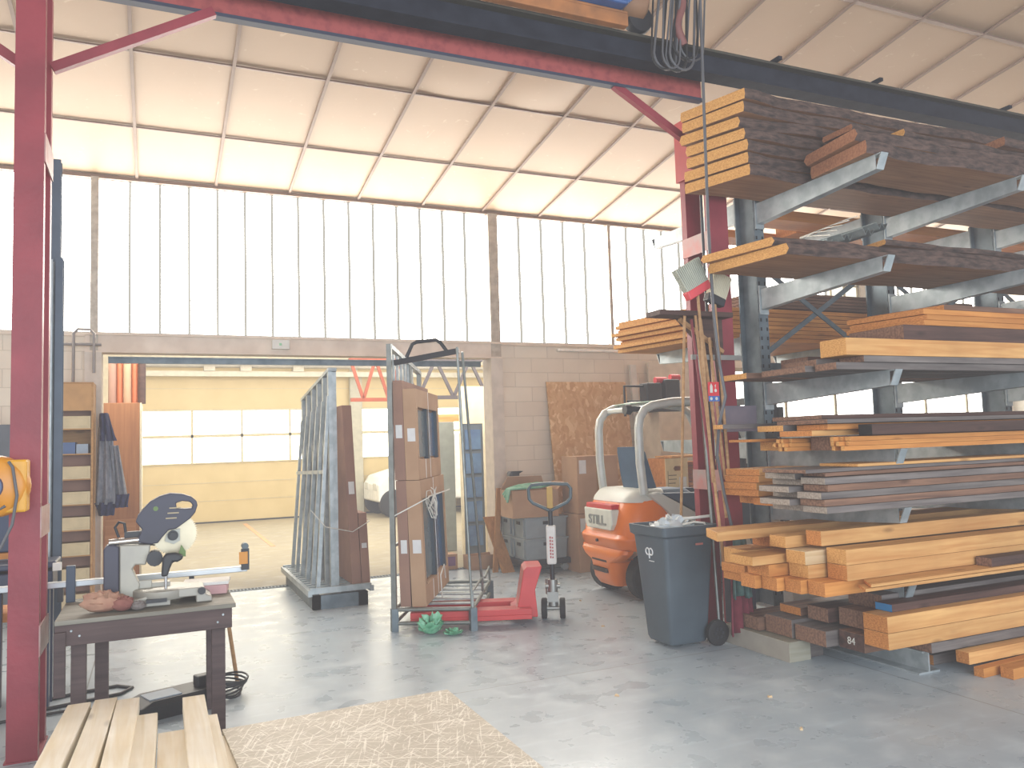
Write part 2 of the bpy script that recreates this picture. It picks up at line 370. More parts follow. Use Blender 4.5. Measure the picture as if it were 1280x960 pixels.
S('trim_9', bt, BAT)
# end wall on the far right with its small window
S('wall_right', MB().box(14.8, 15, -5, 10, 0, 4.9), mat('wall_right_cream', 'DAD2C2', .8))
w = struct(MB().box(10.32, 10.95, YW-.005, YW+.06, 3.35, 4.3).build('window_7', glow('pane_soft', 'F4F0DC', 1.1)))
f = MB()
for x in (10.32, 10.63, 10.93): f.box(x, x+.03, YW-.03, YW-.006, 3.35, 4.3)
for z in (3.35, 3.6, 3.85, 4.1, 4.28): f.box(10.32, 10.96, YW-.03, YW-.006, z, z+.025)
f.build('window_frame', mat('sash_tan', 'A59A7E', .6), w)
w8 = struct(MB().box(8.2, 14.6, YW-.004, YW+.02, 1.75, 2.65).build('window_8', glow('low_glass', 'FFFDF4', 4.0)))
f = MB().box(8.15, 14.6, YW-.03, YW-.005, 1.7, 1.76).box(8.15, 14.6, YW-.03, YW-.005, 2.64, 2.7)
for k in range(7): f.box(8.15+k*1.06, 8.2+k*1.06, YW-.03, YW-.005, 1.76, 2.64)
f.build('window_frame', mat('sash_tan', 'A59A7E', .6), w8)
S('trim_10', MB().box(10.97, 11.5, YW-.06, YW+.02, 3.0, 4.8), mat('pilaster', 'CFC7B8', .7))
# annex shell
S('wall_annex_left', MB().box(-1.6, -1.45, 10.2, 20.2, 0, 4.2), CREAM)
S('wall_annex_back', MB().box(-4, -.5, 20.15, 20.3, 0, 4.6).box(4.45, 4.65, 20.0, 20.3, 0, 4.6).box(-.5, 15, 20.05, 20.3, 3.75, 4.6), mat('annex_wall', 'CFC3A4', .8))
S('wall_annex_right', MB().box(9.5, 9.7, 10.2, 20.2, 0, 4.4), CREAM)
DOORM = mat('sectional_door', 'BFA976', .45, 0, 'B8A26E', 2)
GL2 = glow('annex_daylight', 'FFF6DC', 5.0)
DR = mat('door_rail', 'B4A886', .5, .1)
def sect_door(n, x0, x1, xs_):
    d = struct(MB().box(x0, x1, 20.06, 20.12, 0.02, 1.37).box(x0, x1, 20.06, 20.12, 2.64, 3.75).build('door_%d' % n, DOORM))
    fr = MB()
    for z in (.5, .92, 3.12): fr.box(x0, x1, 20.052, 20.06, z, z+.012)
    fr.box(x0, x1, 20.03, 20.06, 1.37, 1.40); fr.box(x0, x1, 20.03, 20.06, 1.98, 2.05); fr.box(x0, x1, 20.03, 20.06, 2.60, 2.64)
    for x in xs_: fr.box(x-.025, x+.025, 20.03, 20.06, 1.4, 2.6)
    fr.build('door_frame', DR, d)
    MB().box(x0, x1, 20.075, 20.1, 1.37, 2.64).build('door_panes', GL2, d)
    MB().box(x0, x1, 20.0, 20.07, 0, .03).build('bottom_seal', BLACK, d)
sect_door(1, -.5, 4.45, [-.4, .77, 1.87, 2.98, 4.05, 4.42])
sect_door(2, 4.65, 9.5, [4.7, 5.55, 6.6, 7.7, 8.8])
tr = MB().box(-.5, 9.4, 19.6, 19.75, 3.38, 3.5).box(-.5, 4.5, 19.3, 19.33, 3.62, 3.68)
for x in (-.45, 4.48): tr.box(x, x+.06, 19.9, 20.02, 0, 3.6)
tr.cyl((-.4, 19.7, 3.62), (9.3, 19.7, 3.62), .04, n=10)
for x in (1.0, 1.8, 3.0, 5.5): tr.box(x, x+.25, 19.55, 19.78, 3.5, 3.66)
S('trim_11', tr, mat('track', 'B8B09C', .5, .3))
S('trim_12', MB().box(4.42, 4.72, 19.85, 20.0, 0, 3.4), mat('door_post', 'A9A48E', .5))
S('trim_13', MB().box(1.80, 1.88, 14.4, 19.2, .0005, .004), mat('floor_line', 'C98B5C', .7))

# ------------------------------------------------------------------ timber helpers
def board(x, y, z, L, W, T, m, e, label, group, rz=0, name='timber_board', tilt=0, cat='board', bev=.002, skew=0):
    mb = MB()
    vs = [(0, 0, 0), (L, 0, 0), (L, W, 0), (skew, W, 0), (0, 0, T), (L, 0, T), (L, W, T), (skew, W, T)]
    mb.add(vs, [(3, 2, 1, 0), (4, 5, 6, 7), (0, 1, 5, 4), (2, 3, 7, 6)]); mb.cur = 1; mb.f += [(3, 0, 4, 7), (1, 2, 6, 5)]; mb.mi += [1, 1]
    return tag(mb.build(name, [m, e], loc=(x, y, z), rot=(0, tilt, rz), bevel=bev, seg=1), label, cat, group)
def slab(x, y, z, L, W, T, label, group, rz=0, skew=-.18, seed=0, m=None, e=None):
    rnd = random.Random(seed); n = 44; mb = MB(); ph = [rnd.uniform(0, 6) for _ in range(6)]
    rings = []
    for i in range(n+1):
        u = i/n; X = L*u
        def wv(k, s): return .016*math.sin(X*2.1+ph[k])+.012*math.sin(X*5.3+ph[k+1])+.007*math.sin(X*13+ph[k+2])+rnd.uniform(-.004, .004)
        a = wv(0, 0); b = wv(3, 0); w = .02+.012*math.sin(X*7+ph[1])
        k = skew*(1-min(1, u*4))
        rings.append([(X, a+w, 0), (X+k*0, a, T*.45), (X, a+w*.8, T), (X+k, W+b-w, T), (X+k, W+b, T*.5), (X+k, W+b-w, 0)])
    vs = [p for r in rings for p in r]; fs = []; mi = []
    for i in range(n):
        for k in range(6):
            fs.append((i*6+k, i*6+(k+1) % 6, (i+1)*6+(k+1) % 6, (i+1)*6+k)); mi.append(1 if k in (0, 1, 3, 4) else 0)
    fs += [tuple(range(6)), tuple(n*6+k for k in range(6))]; mi += [2, 2]
    mb.v = vs; mb.f = fs; mb.mi = mi
    return tag(mb.build('live_edge_slab', [m or LIVE, BARK, e or ENDP], loc=(x, y, z), rot=(0, 0, rz)), label, 'board', group)
ORD = ['topmost', 'second from the top', 'third from the top', 'fourth from the top', 'fifth from the top', 'sixth from the top', 'seventh from the top', 'eighth from the top']
XR = 9.6

# ------------------------------------------------------------------ cantilever rack
rack = thing('cantilever_rack', 'tall galvanised double-sided cantilever rack loaded with timber boards', 'rack', (4.8, 5.52, 0))
UX = [0, 1.55, 3.1, 4.65]
def upright(x):
    m = MB().iprof(x, 0, .2, 3.98, .1, .25, .012)
    m.mat(1)
    for k in range(46):
        z = .3+k*.08
        for sx in (-.032, .032): m.box(x+sx-.008, x+sx+.008, -.1265, -.1249, z, z+.03)
        for sy in (-.09,): m.box(x-.051, x-.0495, -.12, -.118, z, z+.03)
    return m
LV = [(3.65, .0), (2.9, 0), (2.08, 0), (1.52, 0), (1.11, 0), (.58, 0)]
BLV = [3.73, 2.52, 1.62]
def arm(x, z, s):
    m = MB()
    y0, y1 = .13, 1.46
    h0, h1 = .18, .11
    # channel-like arm: web with top and bottom lips, chamfered tip
    w = .07
    def q(y, zt, zb): return [(x-w/2, s*y, zb), (x+w/2, s*y, zb), (x+w/2, s*y, zt), (x-w/2, s*y, zt)]
    m.hexa(q(y0, z, z-.008), q(y1, z, z-.008)); m.hexa(q(y0, z-h0+.008, z-h0), q(y1-.05, z-h1+.008, z-h1))
    def v(y, zt, zb): return [(x-w/2+.001, s*y, zb), (x-w/2+.007, s*y, zb), (x-w/2+.007, s*y, zt), (x-w/2+.001, s*y, zt)]
    m.hexa(v(y0, z-.008, z-h0+.008), v(y1-.05, z-.008, z-h1+.008))
    a = (x-w/2, x+w/2)
    m.hexa([(a[0], s*(y1-.05), z-h1), (a[1], s*(y1-.05), z-h1), (a[1], s*(y1-.042), z-h1), (a[0], s*(y1-.042), z-h1)], [(a[0], s*y1, z), (a[1], s*y1, z), (a[1], s*(y1+.008), z), (a[0], s*(y1+.008), z)])
    m.box(x-w/2-.012, x+w/2+.012, min(s*y0, s*(y0+.01)), max(s*y0, s*(y0+.01)), z-h0-.04, z+.03)
    return m
for x in UX:
    upright(x).build('upright', [GALVD, BLACK], rack)
    b = MB().box(x-.06, x+.06, -1.55, 1.5, .138, .15).box(x-.1, x+.1, -1.55, 1.5, 0, .012).box(x-.006, x+.006, -1.55, 1.5, .012, .138)
    b.build('base_beam', GALV, rack)
    for z, _ in LV: arm(x, z, -1).build('arm', GALV, rack)
    for z in BLV: arm(x, z, 1).build('arm', GALV, rack)
for i in range(3):
    x0, x1 = UX[i], UX[i+1]
    m = MB().bar((x0+.05, .03, 3.2), (x1-.05, .03, 2.3), .045, .012, (0, 1, 0)).bar((x0+.05, .045, 2.3), (x1-.05, .045, 3.2), .045, .012, (0, 1, 0))
    m.build('cross_brace', GALVD, rack)
    for z in (2.22, 3.3, .35): MB().box(x0+.05, x1-.05, .02, .06, z, z+.06).build('tie_bar', GALVD, rack)

# --- level seven: live-edge slabs
for i in range(7):
    z = 3.652+.1*i
    slab(4.19-.012*random.random()-(.02 if i > 3 else 0), 4.78+random.uniform(-.02, .02), z, 5.4, .55, .082, 'bright-ended live-edge slab, %s in the highest seven-slab stack' % ORD[6-i], 'live-edge slabs on the highest rack arms', seed=i)
    if i < 6:
        for k, sx in enumerate((4.7, 6.2, 7.8)):
            pass
ENDB = mat('end_brown', 'A8714E', .8, 0, '8A5A40', 60)
STK = [(4.72, 4.12, .09, '', 0), (4.66, 4.14, .085, '', 1)]
slab(4.68, 4.1, 3.652, 5.0, .6, .095, 'bottom slab of the short stack beside the highest rack arm tips', None, seed=21, skew=.06, m=LIVE, e=ENDB)
slab(4.62, 4.12, 3.752, 5.0, .6, .085, 'reddish slab lying second in the short stack near the highest arm tips', None, seed=22, skew=.08, m=LIVE, e=ENDB)
slab(5.1, 4.14, 3.842, 4.5, .55, .05, 'thin rough plank with pale tip, third layer beside the highest arm tips', None, seed=23, skew=-.02, m=ROUGH, e=ENDP)
slab(6.2, 4.12, 3.896, 3.4, .5, .07, 'upper rough slab starting halfway along the highest rack arms', None, seed=24, skew=.05, m=ROUGH, e=ENDB)
slab(4.9, 4.42, 3.97, 4.6, .3, .045, 'narrow rough plank topping the near stack under the dark rail', None, seed=25, skew=0, m=ROUGH, e=ENDB)
# back side of the top level
for k, (x, y, T) in enumerate(((5.35, 5.95, .1), (6.1, 6.3, .16), (5.1, 6.65, .08))):
    board(x, y, 3.732, XR-x, .3, T, PINEO, ENDO, ['orange squared beam nearest the uprights on the highest rear rack arms', 'thick bright orange beam on the highest rear rack arms', 'flat orange plank farthest back on the highest rear rack arms'][k], 'orange timber on the highest rear arms', name='timber_beam', cat='beam')
# --- level six
slab(4.02, 4.22, 2.902, 5.6, .78, .075, 'wide dark live-edge slab lying directly on the second-highest rack arms', None, seed=31, skew=-.1, m=LIVE)
slab(3.98, 4.3, 2.98, 5.6, .72, .06, 'wide dark live-edge slab lying on another slab, second-highest rack arms', None, seed=32, skew=-.12, m=LIVE)
slab(5.0, 4.28, 3.042, 4.6, .45, .04, 'rough bark-edged plank with pale tip topping the second-highest level', None, seed=33, skew=.05, m=ROUGH)
GUT = mat('gutter_grey', '8E9A9C', .4, .5, '7A8688', 9)
for k in range(4):
    x = 4.62+k*.15
    if k > 1: x += .08
    m = MB(); P = [(0, .05), (.03, 0), (.06, .05), (.09, 0), (.12, .05)]
    for a, b in zip(P, P[1:]): m.hexa([(a[0], 0, a[1]), (b[0], 0, b[1]), (b[0], 0, b[1]+.004), (a[0], 0, a[1]+.004)], [(a[0], -.85, a[1]), (b[0], -.85, b[1]), (b[0], -.85, b[1]+.004), (a[0], -.85, a[1]+.004)])
    nm = ['first', 'second', 'third', 'last'][k]
    solo(m, 'metal_sheet', GUT, '%s grey folded metal sheet beyond the first upright, lying across the slabs' % nm, 'metal sheet', 'folded grey sheets across the slabs', loc=(x, 5.32, 3.05+.058*k))
for k in range(5):
    p = [(4.62+.1*k+random.uniform(-.02, .02), 4.45+.02*k, 3.13+.05*k), (4.7+.1*k, 4.75, 3.2+.04*k), (4.78+.09*k, 5.1, 3.2+.04*k), (4.85+.08*k, 5.3, 3.16+.05*k)]
    solo(MB().tube(p, .004, 5), 'wire', mat('wire_grey', 'B8B8B0', .4, .6), 'loose stiff grey wire draped over the folded metal sheets', 'wire', 'loose wires over the folded sheets')
# --- level five
board(4.16, 4.9, 2.082, 5.4, .3, .045, ROUGH, ENDP, 'brown plank with bright sawn end, third-highest rack level', None)
board(4.22, 4.35, 2.082, 5.4, .45, .045, GREYW, ENDD, 'wide dark plank resting directly on the third-highest rack arms', None)
board(4.28, 4.12, 2.082, 5.3, .2, .05, GREYW, ENDD, 'grey plank at the arm tips of the third-highest level', None)
board(4.52, 4.10, 2.134, 5.0, .22, .045, GREYW, ENDD, 'short-ended weathered plank lying under the pale beam', None)
board(4.36, 4.38, 2.129, 5.2, .32, .05, GREYW, ENDD, 'weathered plank behind the pale beam, third-highest level', None)
board(4.69, 4.8, 2.13, 4.8, .3, .12, DARKW, ENDD, 'dark squared timber behind the weathered planks, third-highest level', None)
board(4.36, 4.1, 2.181, 5.2, .24, .12, PINE, ENDP, 'long pale pine beam with chipped end on the third-highest level', None, name='timber_beam', cat='beam')
board(4.95, 4.12, 2.303, 4.6, .5, .11, DARKW, ENDD, 'dark channel-like timber under the fanned pale boards', None)
for k in range(4):
    board(5.17+[.0, .06, .05, .3][k], 4.12+.02*k, 2.415+k*.045, 4.3, .62, .04, PINEO if k < 3 else ROUGH, ENDO, 'pale board, %s of four fanned boards with angled ends' % ORD[3-k], 'fanned boards on the third-highest level', skew=-.12, rz=-.004*k)
# back level sheets
for k in range(8):
    board(4.5+[.02, -.03, .05, 0, -.05, .03, 0, .04][k], 5.92, 2.522+k*.04, 5.0, 1.1, .036, PINEO, ENDP, 'orange plank sheet, %s of eight stacked on the rear rack arms' % ORD[7-k], 'orange sheets stacked on the rear arms', skew=-.2)
for k in range(5):
    board(5.2, 5.92, 2.85+k*.032, 3.0, .8, .028, ROUGH, ENDD, 'brown sheet, %s of five upper sheets on the rear rack arms' % ORD[4-k], 'brown sheets above the orange ones')
# --- level four: sticks
def squares(x0, y0, z0, n, m, s, L, lab, group, mt=PINEO):
    for i in range(n):
        for j in range(m):
            if random.random() < .12 and j == m-1: continue
            board(x0+random.uniform(-.05, .05), y0+i*(s+.003), z0+j*(s+.002), L, s, s, mt, ENDP, lab, group, name='wooden_stick', cat='stick', bev=0)
squares(4.3, 4.09, 1.522, 4, 3, .03, 5.0, 'thin square pine stick in the bundle near the fourth-level arm tip', 'square sticks bundled near the arm tip')
squares(4.2, 4.5, 1.522, 5, 3, .028, 1.4, 'thin square stick in the short bundle at the fourth level left end', 'square sticks bundled at the left end')
board(4.36, 4.23, 1.522, 5.0, .25, .1, ROUGH, ENDD, 'dark plank behind the square stick bundle, fourth level', None)
board(4.36, 4.72, 1.522, 5.0, .3, .07, ROUGH, ENDP, 'brown plank lowest at the left on the fourth level', None)
board(4.5, 4.05, 1.624, 4.0, .12, .075, DARKW, BLACK, 'dark squared bar along the arm tips of the fourth level', None)
board(4.12, 4.85, 1.594, 5.2, .25, .02, PINEO, ENDO, 'bright orange-ended thin lath sticking out on the fourth level', None)
board(4.2, 4.3, 1.626, 5.2, .32, .04, PINE, ENDO, 'thin pine board in the middle of the fourth level', None)
board(4.3, 4.25, 1.668, 5.2, .3, .04, PINEO, ENDO, 'orange-brown thin board above the middle of the fourth level', None)
board(4.22, 4.6, 1.668, 5.2, .28, .045, GREYW, ENDP, 'grey plank with pale end across the fourth level', None)
board(4.25, 4.2, 1.712, 5.3, .5, .03, GREYW, ENDD, 'long grey board, upper layer of the fourth level', None)
board(4.3, 4.3, 1.745, 5.2, .5, .03, DARKW, ENDD, 'long dark board topping the fourth level', None)
board(3.95, 4.95, 1.70, 5.3, .12, .035, GREYW, ENDP, 'narrow grey batten sticking out left over the fourth level', None)
# --- level three
for k in range(4):
    board(4.18+[0, -.015, .01, .02][k], 4.86, 1.18+k*.052, 5.2, .36, .05, PINE, ENDO, 'pale pine board, %s of the four-board stack left of the weathered pile' % ORD[3-k], 'four pale boards on the third rack level from the floor', skew=-.03)
board(4.28, 5.0, 1.112, 5.2, .2, .06, PINEO, ENDO, 'orange pine board under the pale stack, farther back', None)
board(4.22, 4.7, 1.112, 5.2, .27, .06, PINEO, ENDO, 'orange pine board under the pale stack, nearer', None)
for k in range(5):
    board(4.04+random.uniform(-.03, .04), 4.06, 1.112+k*.048, 5.4, .22, .045, ROUGH if k % 2 else GREYW, ENDD if k in (1, 3) else mat('end_grey', 'A79A8C', .85, 0, '857A70', 70), 'weathered board, %s of the front pile at the arm tips' % ORD[4-k], 'weathered boards piled at the arm tips')
for k in range(6):
    board(4.05+random.uniform(-.08, .08), 4.32, 1.112+k*.044, 5.4, .3, .041, GREYW if k % 2 else ROUGH, mat('end_grey', 'A79A8C'), 'weathered board, %s of the second pile behind the arm tips' % ORD[5-k], 'weathered boards in the second pile')
board(4.1, 4.1, 1.354, 5.4, .2, .025, ROUGH, ENDD, 'thin reddish-brown board on top of the weathered front pile', None)
board(3.95, 4.12, 1.381, 5.4, .42, .025, GREYW, ENDD, 'long grey board lying over both weathered piles', None)
board(4.4, 4.1, 1.408, 5.0, .35, .02, PINE, ENDP, 'thin pale lath topping the weathered piles', None)
# --- level two
lab = 'pine beam end in the lowest row of the second level, %s'
for k, (x, y) in enumerate(((3.97, 4.03), (3.92, 4.19), (3.86, 4.35), (3.81, 4.51))):
    board(x, y, .582, 5.6, .15, .09, PINEO, ENDO, lab % ['nearest of four', 'second of four', 'third of four', 'farthest of four'][k], 'lowest row of pine on the second level')
board(3.91, 4.68, .582, 5.5, .3, .06, PINEO, ENDO, 'flat stamped pine board, lower of two at the left of the second level', None)
board(3.88, 4.70, .645, 5.5, .26, .06, PINE, ENDO, 'flat pine board, upper of two at the left of the second level', None)
board(4.14, 4.0, .674, 5.4, .17, .1, PINE, ENDO, 'large planed pine beam, lower of two on the second level', None, name='timber_beam', cat='beam')
board(4.14, 4.0, .776, 5.4, .17, .1, PINE, ENDP, 'large planed pine beam, upper of two on the second level', None, name='timber_beam', cat='beam')
board(4.0, 4.2, .674, 5.4, .18, .09, PINE, ENDP, 'pale pine beam behind the large planed pair, lower', None, name='timber_beam', cat='beam')
board(3.98, 4.2, .766, 5.4, .18, .09, PINEW, ENDP, 'pale pine beam behind the large planed pair, middle', None, name='timber_beam', cat='beam')
board(4.13, 4.2, .88, 5.4, .14, .1, PINE, ENDO, 'pine beam lying on top behind the large planed pair', None, name='timber_beam', cat='beam')
board(3.84, 4.4, .674, 5.4, .22, .08, PINEO, ENDO, 'orange stamped pine beam in the middle of the second level', None, name='timber_beam', cat='beam')
board(3.72, 4.42, .756, 1.6, .24, .06, PINE, ENDP, 'short pale board end above the stamped beam', None)
board(4.0, 4.4, .856, 5.2, .16, .08, PINE, ENDP, 'pale pine beam with split end, top middle of the second level', None, name='timber_beam', cat='beam')
board(3.9, 4.68, .707, 5.2, .27, .11, PINE, ENDP, 'thick pale pine piece under the long overhanging plank', None)
board(4.15, 4.72, .82, 5.2, .2, .08, PINEO, ENDO, 'orange pine beam right below the long overhanging plank', None, name='timber_beam', cat='beam')
board(3.62, 4.66, .905, 5.0, .28, .065, PINE, ENDP, 'wide pale plank sticking out far left over the bin', None, skew=.12, rz=-.0)
for k in range(2):
    board(4.12+.05*k, 3.84, .59+.024*k+.04, 5.3, .15, .02, PINE, ENDO, 'thin planed board along the arm tips, %s one' % ['lower', 'upper'][k], None, skew=.1)
MB_D = board(5.35, 3.86, .676, 4, .12, .06, DARKW, ENDD, 'short dark plank lying on thin planed boards at the second level', None)
# --- base level
for k in range(2):
    board(4.36, 3.9, .222+.108*k, 5.2, .2, .105, PINE, ENDO, 'massive pale pine beam with red stamp, %s of the pair at the base' % ['lower', 'upper'][k], 'pair of massive pine beams at the base', name='timber_beam', cat='beam')
board(4.75, 3.9, .152, 5, .2, .065, GREYW, ENDD, 'dark packing timber under the massive pine pair', None)
board(4.38, 4.12, .152, 5.0, .22, .12, ROUGH, DARKW, 'dark brown beam with chalk number 84 on its end at the base', None, name='timber_beam', cat='beam')
t84 = text('84', .07, None, (4.376, 4.23, .21), (pi/2, 0, -pi/2), WHITE); t84.parent = D.objects[[o.name for o in D.objects if o.get('label', '').startswith('dark brown beam with chalk')][0]]; t84.location = (-.003, .11, .06)
board(4.28, 4.36, .152, 5.0, .3, .11, GREYW, ENDD, 'wide grey-brown plank end between block and chalk-marked beam', None)
board(4.27, 4.68, .152, 5.0, .28, .13, GREYW, ENDD, 'weathered plank above the concrete-grey block', None)
board(4.22, 4.98, .152, 5.0, .26, .1, ROUGH, ENDD, 'reddish plank end deepest in the base level', None)
board(4.4, 4.45, .29, 5.0, .2, .1, DARKW, ENDD, 'dark red beam in the middle of the base level', None, name='timber_beam', cat='beam')
board(4.4, 4.72, .29, 5.0, .22, .06, ROUGH, ENDO, 'brown plank with orange end, upper layer of the base level', None)
board(4.45, 4.16, .29, 5.0, .24, .12, ROUGH, ENDD, 'brown beam with flat end behind the massive pine pair', None, name='timber_beam', cat='beam')
board(4.5, 3.98, .437, 4.8, .14, .05, DARKW, mat('end_blue', '2F7DB5', .6), 'dark plank with a blue painted end above the pine pair', None)
board(4.6, 4.15, .412, 4.8, .3, .1, GREYW, ENDD, 'dark grey timber behind the blue-ended plank', None)
# concrete-grey block and sticks on the floor
o = board(4.18, 4.62, .0, .2, .72, .145, wood('block_grey', 'A09C8C', '87826F', .02), mat('block_end', '9A958A', .9), 'short weathered grey timber block on the floor by the rack', None, name='timber_block', cat='block')
MB_B = board(4.40, 4.66, .0, .14, .5, .14, GREYW, ENDD, 'brown packing block behind the weathered grey block', None, name='timber_block', cat='block')
for k, (x, y, rz, L, w, h, z) in enumerate(((5.0, 3.72, .05, 2.2, .07, .06, .0), (5.12, 3.60, .02, 2.5, .09, .07, .0), (5.0, 3.82, .0, 2.4, .1, .08, .062), (5.25, 3.95, .0, 2.6, .1, .08, .0), (4.98, 4.08, .0, 2.6, .08, .07, .0), (5.6, 3.62, .0, 2.4, .08, .07, .09), (5.75, 3.78, .0, 2.2, .09, .08, .0))):
    board(x, y, z, L, w, h, [PINEO, PINEO, PINE, ROUGH, GREYW, PINEO, PINE][k], ENDO, ['thin bright stick nearest the rack base, low on the floor', 'square offcut lying frontmost under the rack', 'orange squared timber on top of the floor offcuts', 'brown offcut beneath the rack on the floor', 'grey offcut close behind the steel base beam', 'upper orange stick at the far right of the floor offcuts', 'pale offcut on the floor farther along the rack'][k], None, rz=rz, name='timber_offcut')

solo(MB().box(0, 2.4, 0, .8, 0, .12).box(0, 2.4, .02, .78, .125, .24), 'pale_slab', PAPER, 'pale flat slabs lying on the floor behind the rack base', 'slab', loc=(5.6, 6.1, 0))  # pale stacked slabs in the gap behind the rack base
# ------------------------------------------------------------------ portal frame and crane
por = thing('portal_frame', 'red painted steel portal frame of two battened posts and a beam', 'steel frame', (0, 5.5, 0))
def post(x0, x1, ya, yb, ztop):
    m = MB()
    for y, d in ((ya, 1), (yb, 1)):
        m.box(x0, x1, y, y+.012, 0, ztop); m.box(x0, x0+.01, y+.012, y+.07, 0, ztop); m.box(x1-.01, x1, y+.012, y+.07, 0, ztop)
    return m
post(-.74, -.59, -.29, .02, 4.5).build('post', RED, por)
pl = MB()
for z in (.55, 1.2, 3.35): MB().box(-.59, -.583, -.29, .09, z, z+.17).build('batten_plate', mat('plate_grey_red', '96605F', .5, .1, 'A58C86', 6), por)
MB().box(-.75, -.58, -.30, .10, 0, .008).build('foot_plate', RED, por)
post(4.36, 4.55, 0, .33, 4.5).build('post', RED, por)
for z in (1.19, 3.25): MB().box(4.352, 4.36, 0, .4, z, z+.17).build('batten_plate', mat('plate_pink', 'B56A66', .5, .1, '9C8C88', 5), por)
MB().box(4.34, 4.74, -.02, -.01, 1.68, 1.90).build('batten_plate', mat('plate_lilac', '7C7078', .6, 0, '6C6470', 5), por)
MB().box(4.32, 4.58, -.05, .45, 0, .015).build('foot_plate', RED, por)
m = MB().box(4.33, 4.58, -.03, .42, 3.95, 4.5); m.build('head_plate', mat('red_bright', 'B03A3C', .5), por, bevel=.006)
bm_ = MB().box(-.55, 4.33, -.005, .005, 4.57, 4.8).mat(1).box(-.55, 4.33, -.035, .035, 4.54, 4.565).box(-.55, 4.33, -.07, .07, 4.8, 4.82)
bm_.build('beam', [REDB, mat('flange_blue', '2E3448', .6)], por)
for p0, p1 in (((-.58, -.03, 4.02), (.35, -.03, 4.56)), ((-.75, -.03, 4.02), (-1.5, -.03, 4.5)), ((4.33, 0.0, 4.08), (3.45, 0.0, 4.56))): MB().bar(p0, p1, .05, .06).build('brace', RED, por)
MB().mat(1).box(4.30, 4.36, -.1, -.03, .12, .68).box(4.36, 4.56, -.1, -.09, .12, .68).build('dark_plate', [DARK, mat('dark_plate', '3A3A48', .6)], por)  # dark flat plates before the foot of the right post
tag(MB().box(-6, 14.5, 5.18, 5.34, 4.64, 4.66).box(-6, 14.5, 5.25, 5.265, 4.66, 4.83).mat(1).box(-6, 14.5, 5.18, 5.34, 4.83, 4.85).box(-6, 14.5, 5.235, 5.285, 4.85, 4.885).mat(0).box(4.9, 4.94, 5.15, 5.36, 4.87, 4.9).box(6.1, 6.14, 5.15, 5.36, 4.87, 4.9).box(7.9, 7.94, 5.15, 5.36, 4.87, 4.9).build('crane_rail', [NAVY, OLIVE]), 'long dark steel crane rail running overhead above the red beam', 'rail')
tr = thing('hoist_trolley', 'rusty orange crane trolley with blue motor housing on the overhead rail', 'crane', (3.03, 5.26, 4.89))
RUST = mat('rusty_girder', 'B0703E', .7, .1, '8A5A36', 5)
MB().box(-1.6, .32, -.17, -.1, -.05, .05).box(-1.6, .32, -.17, .12, .05, .07).build('girder', RUST, tr, bevel=.006)
MB().lathe([(0, -.05), (.11, -.05), (.12, -.03), (.12, .03), (.10, .04), (0, .04)], (.52, 0, .12), 'y').build('wheel', DARK, tr, smooth=40)
MB().lathe([(0, -.05), (.09, -.05), (.1, -.03), (.1, .03), (0, .04)], (-1.55, 0, .1), 'y').build('wheel', DARK, tr, smooth=40)
mo = MB().prism([(-.35, .072), (.26, .072), (.33, .13), (.33, .50), (-.35, .50)], 'y', -.26, .1).build('motor_housing', mat('hoist_blue', '2E5C96', .4, 0, '274F85', 5), tr, bevel=.015)
MB().box(.12, .34, -.266, -.26, .15, .22).build('plate', DARK, tr)
text('ABUS', .06, tr, (.23, -.267, .185), (pi/2, 0, 0), WHITE, bold=.001)
MB().lathe([(0, 0), (.13, 0), (.14, .02), (.14, .2), (.09, .24), (0, .24)], (.34, 0, .24), 'x').build('gearbox', mat('gear_brown', '8C6547', .6, .1), tr, smooth=40)
MB().box(-.95, -.55, -.1, .1, .072, .22).build('brake_box', RUST, tr, bevel=.01)
cab = thing('cable_bundle', 'bundle of looped black and grey cables hanging from the crane trolley', 'cable', (3.63, 5.08, 4.6))
for k in range(9):
    x = .0+.035*k; zb = -.02-.05*random.random()+(.12 if k > 5 else 0); r_ = .05+.03*random.random()
    P = [(x-.02, random.uniform(-.03, .03), .62)]
    for i in range(11):
        a = pi*i/10; P.append((x+.12-r_*2*math.cos(a)*.8-.1, .02*math.sin(k*2), zb+.1-.12*math.sin(a)))
    P.append((x+.1+r_, random.uniform(-.03, .03), .62))
    MB().tube(P, .008+.003*(k % 2), 6).build('cable_loop', mat('cable_grey', '55565A', .5) if k % 3 else BLACK, cab, smooth=60)
MB().tube([(.2+.03*math.sin(i*.8), 0, .62-.05*i) for i in range(10)], .035, 8).build('cable_sheath', mat('sheath_red', '7A4A46', .6), cab, smooth=60)
solo(MB().tube([(3.98, 5.0, 5.3), (3.96, 5.0, 4.2), (3.96, 5.02, 3.2), (3.955, 5.0, 2.6), (3.98, 4.99, 2.2), (4.03, 5.0, 1.95), (3.97, 5.0, 1.78), (3.99, 5.05, 1.72), (4.0, 5.1, 1.5), (4.05, 5.1, 1.2), (4.12, 5.12, .95)], .012, 8), 'hanging_cable', mat('cable_grey', '55565A'), 'long grey cable hanging in front of the right red post', 'cable', smooth=60)
solo(MB().tube([(4.22, 5.42, 4.25), (4.215, 5.42, 3.4), (4.22, 5.42, 2.6), (4.2, 5.44, 1.35)], .012, 8).tube([(4.24, 5.4, 4.3), (4.26, 5.4, 4.05), (4.3, 5.42, 3.8)], .006, 6), 'conduit_pipe', DARK, 'thin dark vertical conduit beside the right red post', 'pipe', smooth=60)

